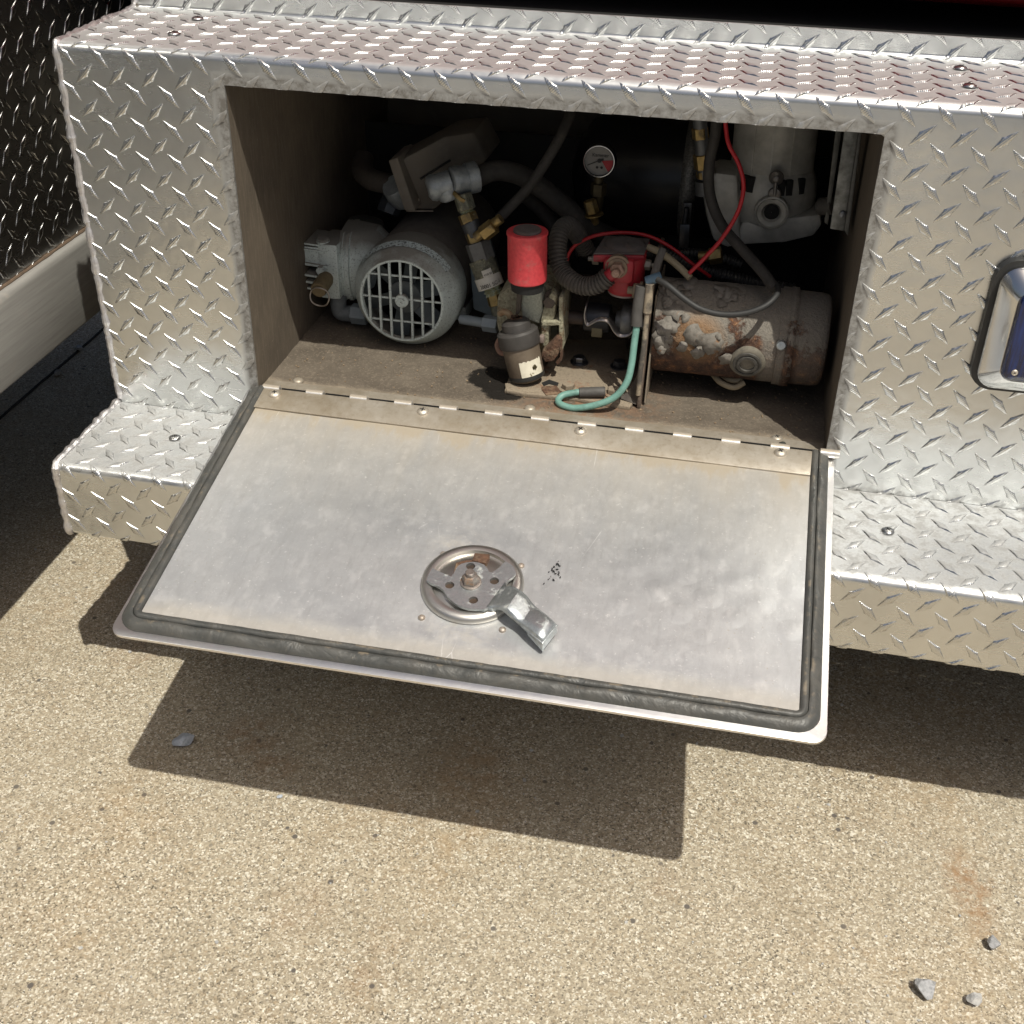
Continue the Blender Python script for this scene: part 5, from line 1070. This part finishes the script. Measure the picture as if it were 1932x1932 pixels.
for a in (-34, -25, 14, 24, 42):
    d = Vector((math.sin(math.radians(a)), -math.cos(math.radians(a)), 0)); bm = B(); box(bm, base+d*rU*1.045+axU*.058, (.0075, .009, .019), frame(axU, d)); obj('vent_slot', bm, BLACKM, um, bevel=.001)
pb = at(1466, 419, yU); pb = base+Vector((.004, -rU*1.11, .030)); bm = B(); lathe(bm, pb, FWD, [(-.003, .021), (.0035, .0205), (.0045, .0185), (.0015, .0170), (.0010, .012), (-.003, .0095)], 40); obj('bearing_boss', bm, GMOT, um, 40)
bm = B(); lathe(bm, pb-FWD*.001, FWD, [(0, .0092), (.0002, .0003)], 24, cap=False); obj('bearing_hole', bm, BLACKM, um)
tb_ = base+Vector((.004, -rU*1.06, .072)); bm = B(); lathe(bm, tb_, FWD, [(0, .009), (.003, .008), (.006, .0042), (.008, .004), (.009, .002)], 20); cyl(bm, tb_+FWD*.004, tb_+FWD*.004-axU*.020, .0022, 10); lathe(bm, tb_-axU*.019, FWD, [(0, .008), (.003, .007), (.004, .0035)], 20); obj('through_bolt', bm, m_metal('dull_through_bolt', (.26, .24, .22), (.14, .13, .12), .4, .6, 90), um)
prism([(1322, 345), (1350, 325), (1392, 330), (1398, 462), (1372, 470), (1345, 455), (1332, 410)], yU+.03, .06, 'gear_housing', GMOT, um, .006)
prism([(1385, 455), (1400, 462), (1480, 458), (1535, 445), (1550, 425), (1548, 405), (1400, 420)], yU+.035, .05, 'lower_flange', GMOT, um, .003)

# --- galvanised strut
st = thing('galvanised_strut', 'mottled galvanised channel strut hanging at the right end of the opening', 'bracket', at(1592, 434, .16))
prism([(1595, 235), (1622, 235), (1592, 436), (1566, 432)], .150, .004, 'strut_face', m_metal('mottled_galvanised', (.30, .31, .30), (.12, .12, .115), .5, .5, 90, bs=.5), st, .001)
prism([(1622, 235), (1628, 235), (1600, 446), (1592, 434)], .151, .035, 'strut_side', m_metal('shaded_galvanised_side', (.13, .13, .125), (.08, .08, .075), .55, .4, 90, bs=.4), st, .001)  # same galvanised metal, its side shade put into a darker colour
prism([(1578, 235), (1590, 235), (1562, 425), (1555, 420)], .185, .004, 'strut_back', m_metal('shaded_galvanised_back', (.12, .12, .11), (.07, .07, .065), .55, .4, 90, bs=.4), st, .001)  # darker galvanised copy, shade of the back flange put into the colour
bm = B(); lathe(bm, at(1590, 404, .149), FWD, [(-.002, .0040), (.0015, .0036), (.002, .002)], 12); obj('strut_screw', bm, STEEL, st)
bm = B(); cyl(bm, at(1548, 390, .20), at(1574, 388, .19), .010, 16); obj('strut_spacer', bm, m_metal('dull_spacer', (.09, .085, .075), (.06, .055, .05), .6, .2, 60), st)

# --- loose bits on the floor of the box
bm = B(); bmesh.ops.create_icosphere(bm, subdivisions=2, radius=.0042)
for v in bm.verts: v.co *= 1+.35*mnoise.noise(v.co*500); 
bmesh.ops.translate(bm, verts=bm.verts, vec=atz(1476, 839, .409)); solo('dark_debris_clump', bm, m_metal('dark_green_clump', (.035, .04, .032), (.02, .022, .018), .8, 0, 200, bs=.6), 'tiny dark clump of debris beside the floor screw at the right end of the hinge', 'debris')
bm = B()
for k in range(240):
    x, y = rnd.uniform(.02, .64), rnd.uniform(.02, .20); s_ = rnd.uniform(.0005, .0015); box(bm, (x, y, .4050+s_*.4), (s_*1.5, s_, s_*.8), Matrix.Rotation(rnd.uniform(0, 3), 3, 'Z'))
g_ = solo('floor_grit', bm, m_metal('tan_grit', (.30, .23, .15), (.22, .15, .09), .85, 0, 200), 'scattered tan grit and rust crumbs on the compartment floor', 'grit', kind='stuff')

# ---------------------------------------------------------------- gravel on the slab
def stone(name, u, v, size, mat, label, seed, grp='loose gravel stones on the concrete', flat=.62, cuts=13):
    r = random.Random(seed); bm = B(); bmesh.ops.create_icosphere(bm, subdivisions=3, radius=1)
    planes = [(Vector((r.gauss(0, 1), r.gauss(0, 1), r.gauss(0, .8))).normalized(), r.uniform(.50, .80)) for _ in range(cuts)]
    for vv_ in bm.verts:
        for n_, d_ in planes:
            e = vv_.co.dot(n_)-d_
            if e > 0: vv_.co -= n_*e
        vv_.co += vv_.co*.10*mnoise.noise(vv_.co*2.5+Vector((seed, 0, 0)))
    sx, sy = r.uniform(.85, 1.15), r.uniform(.75, 1.0)
    for vv_ in bm.verts: vv_.co = Vector((vv_.co.x*sx, vv_.co.y*sy, vv_.co.z*flat))*size
    bmesh.ops.rotate(bm, verts=bm.verts, matrix=Matrix.Rotation(r.uniform(0, 6), 3, 'Z')); zmin = min(v_.co.z for v_ in bm.verts)
    p = atz(u, v, size*flat*.6); bmesh.ops.translate(bm, verts=bm.verts, vec=Vector((p.x, p.y, -zmin-size*.06)))
    return solo(name, bm, mat, label, 'stone', 22, grp)
stone('gravel_stone', 348, 1398, .0135, STONE3, 'blue-grey broken stone in the shade left of the door shadow corner', 3)
stone('gravel_stone', 1748, 1865, .0150, STONE1, 'angular grey stone at the lower right, leftmost of the three there', 11, cuts=7)
stone('gravel_stone', 1838, 1888, .0120, STONE2, 'pale whitish stone nearest the bottom edge at the lower right', 23)
stone('gravel_stone', 1873, 1783, .0105, STONE1, 'small round grey stone nearest the right edge, beside the rust stain', 34, cuts=14, flat=.8)
stone('gravel_stone', 148, 658, .011, STONE1, 'dim stone on the dark ground under the side panel, further back one', 5)
stone('gravel_stone', 110, 705, .011, STONE1, 'dim stone on the dark ground under the side panel, nearer one', 6)
stone('gravel_stone', 528, 1503, .0042, STONE3, 'tiny dark pebble just outside the edge of the door shadow', 8)
r2 = random.Random(5); bm = B()
for k in range(420):
    x, y = r2.uniform(-.9, 1.3), r2.uniform(-.95, .25); s_ = r2.choice([r2.uniform(.0009, .0018)]*5+[r2.uniform(.002, .0032)])
    t_ = bmesh.ops.create_icosphere(bm, subdivisions=1, radius=s_); mz = Matrix.Rotation(r2.uniform(0, 6), 3, 'Z')
    for v_ in t_['verts']: c_ = v_.co.copy(); c_ = mz @ Vector((c_.x*r2.uniform(1, 1.1), c_.y*.8, c_.z*.5)); v_.co = c_+Vector((x, y, .0008+s_*.2))
solo('loose_sand_grains', bm, STONE2, 'scattered pale sand grains and chips over the concrete', 'grit', kind='stuff')
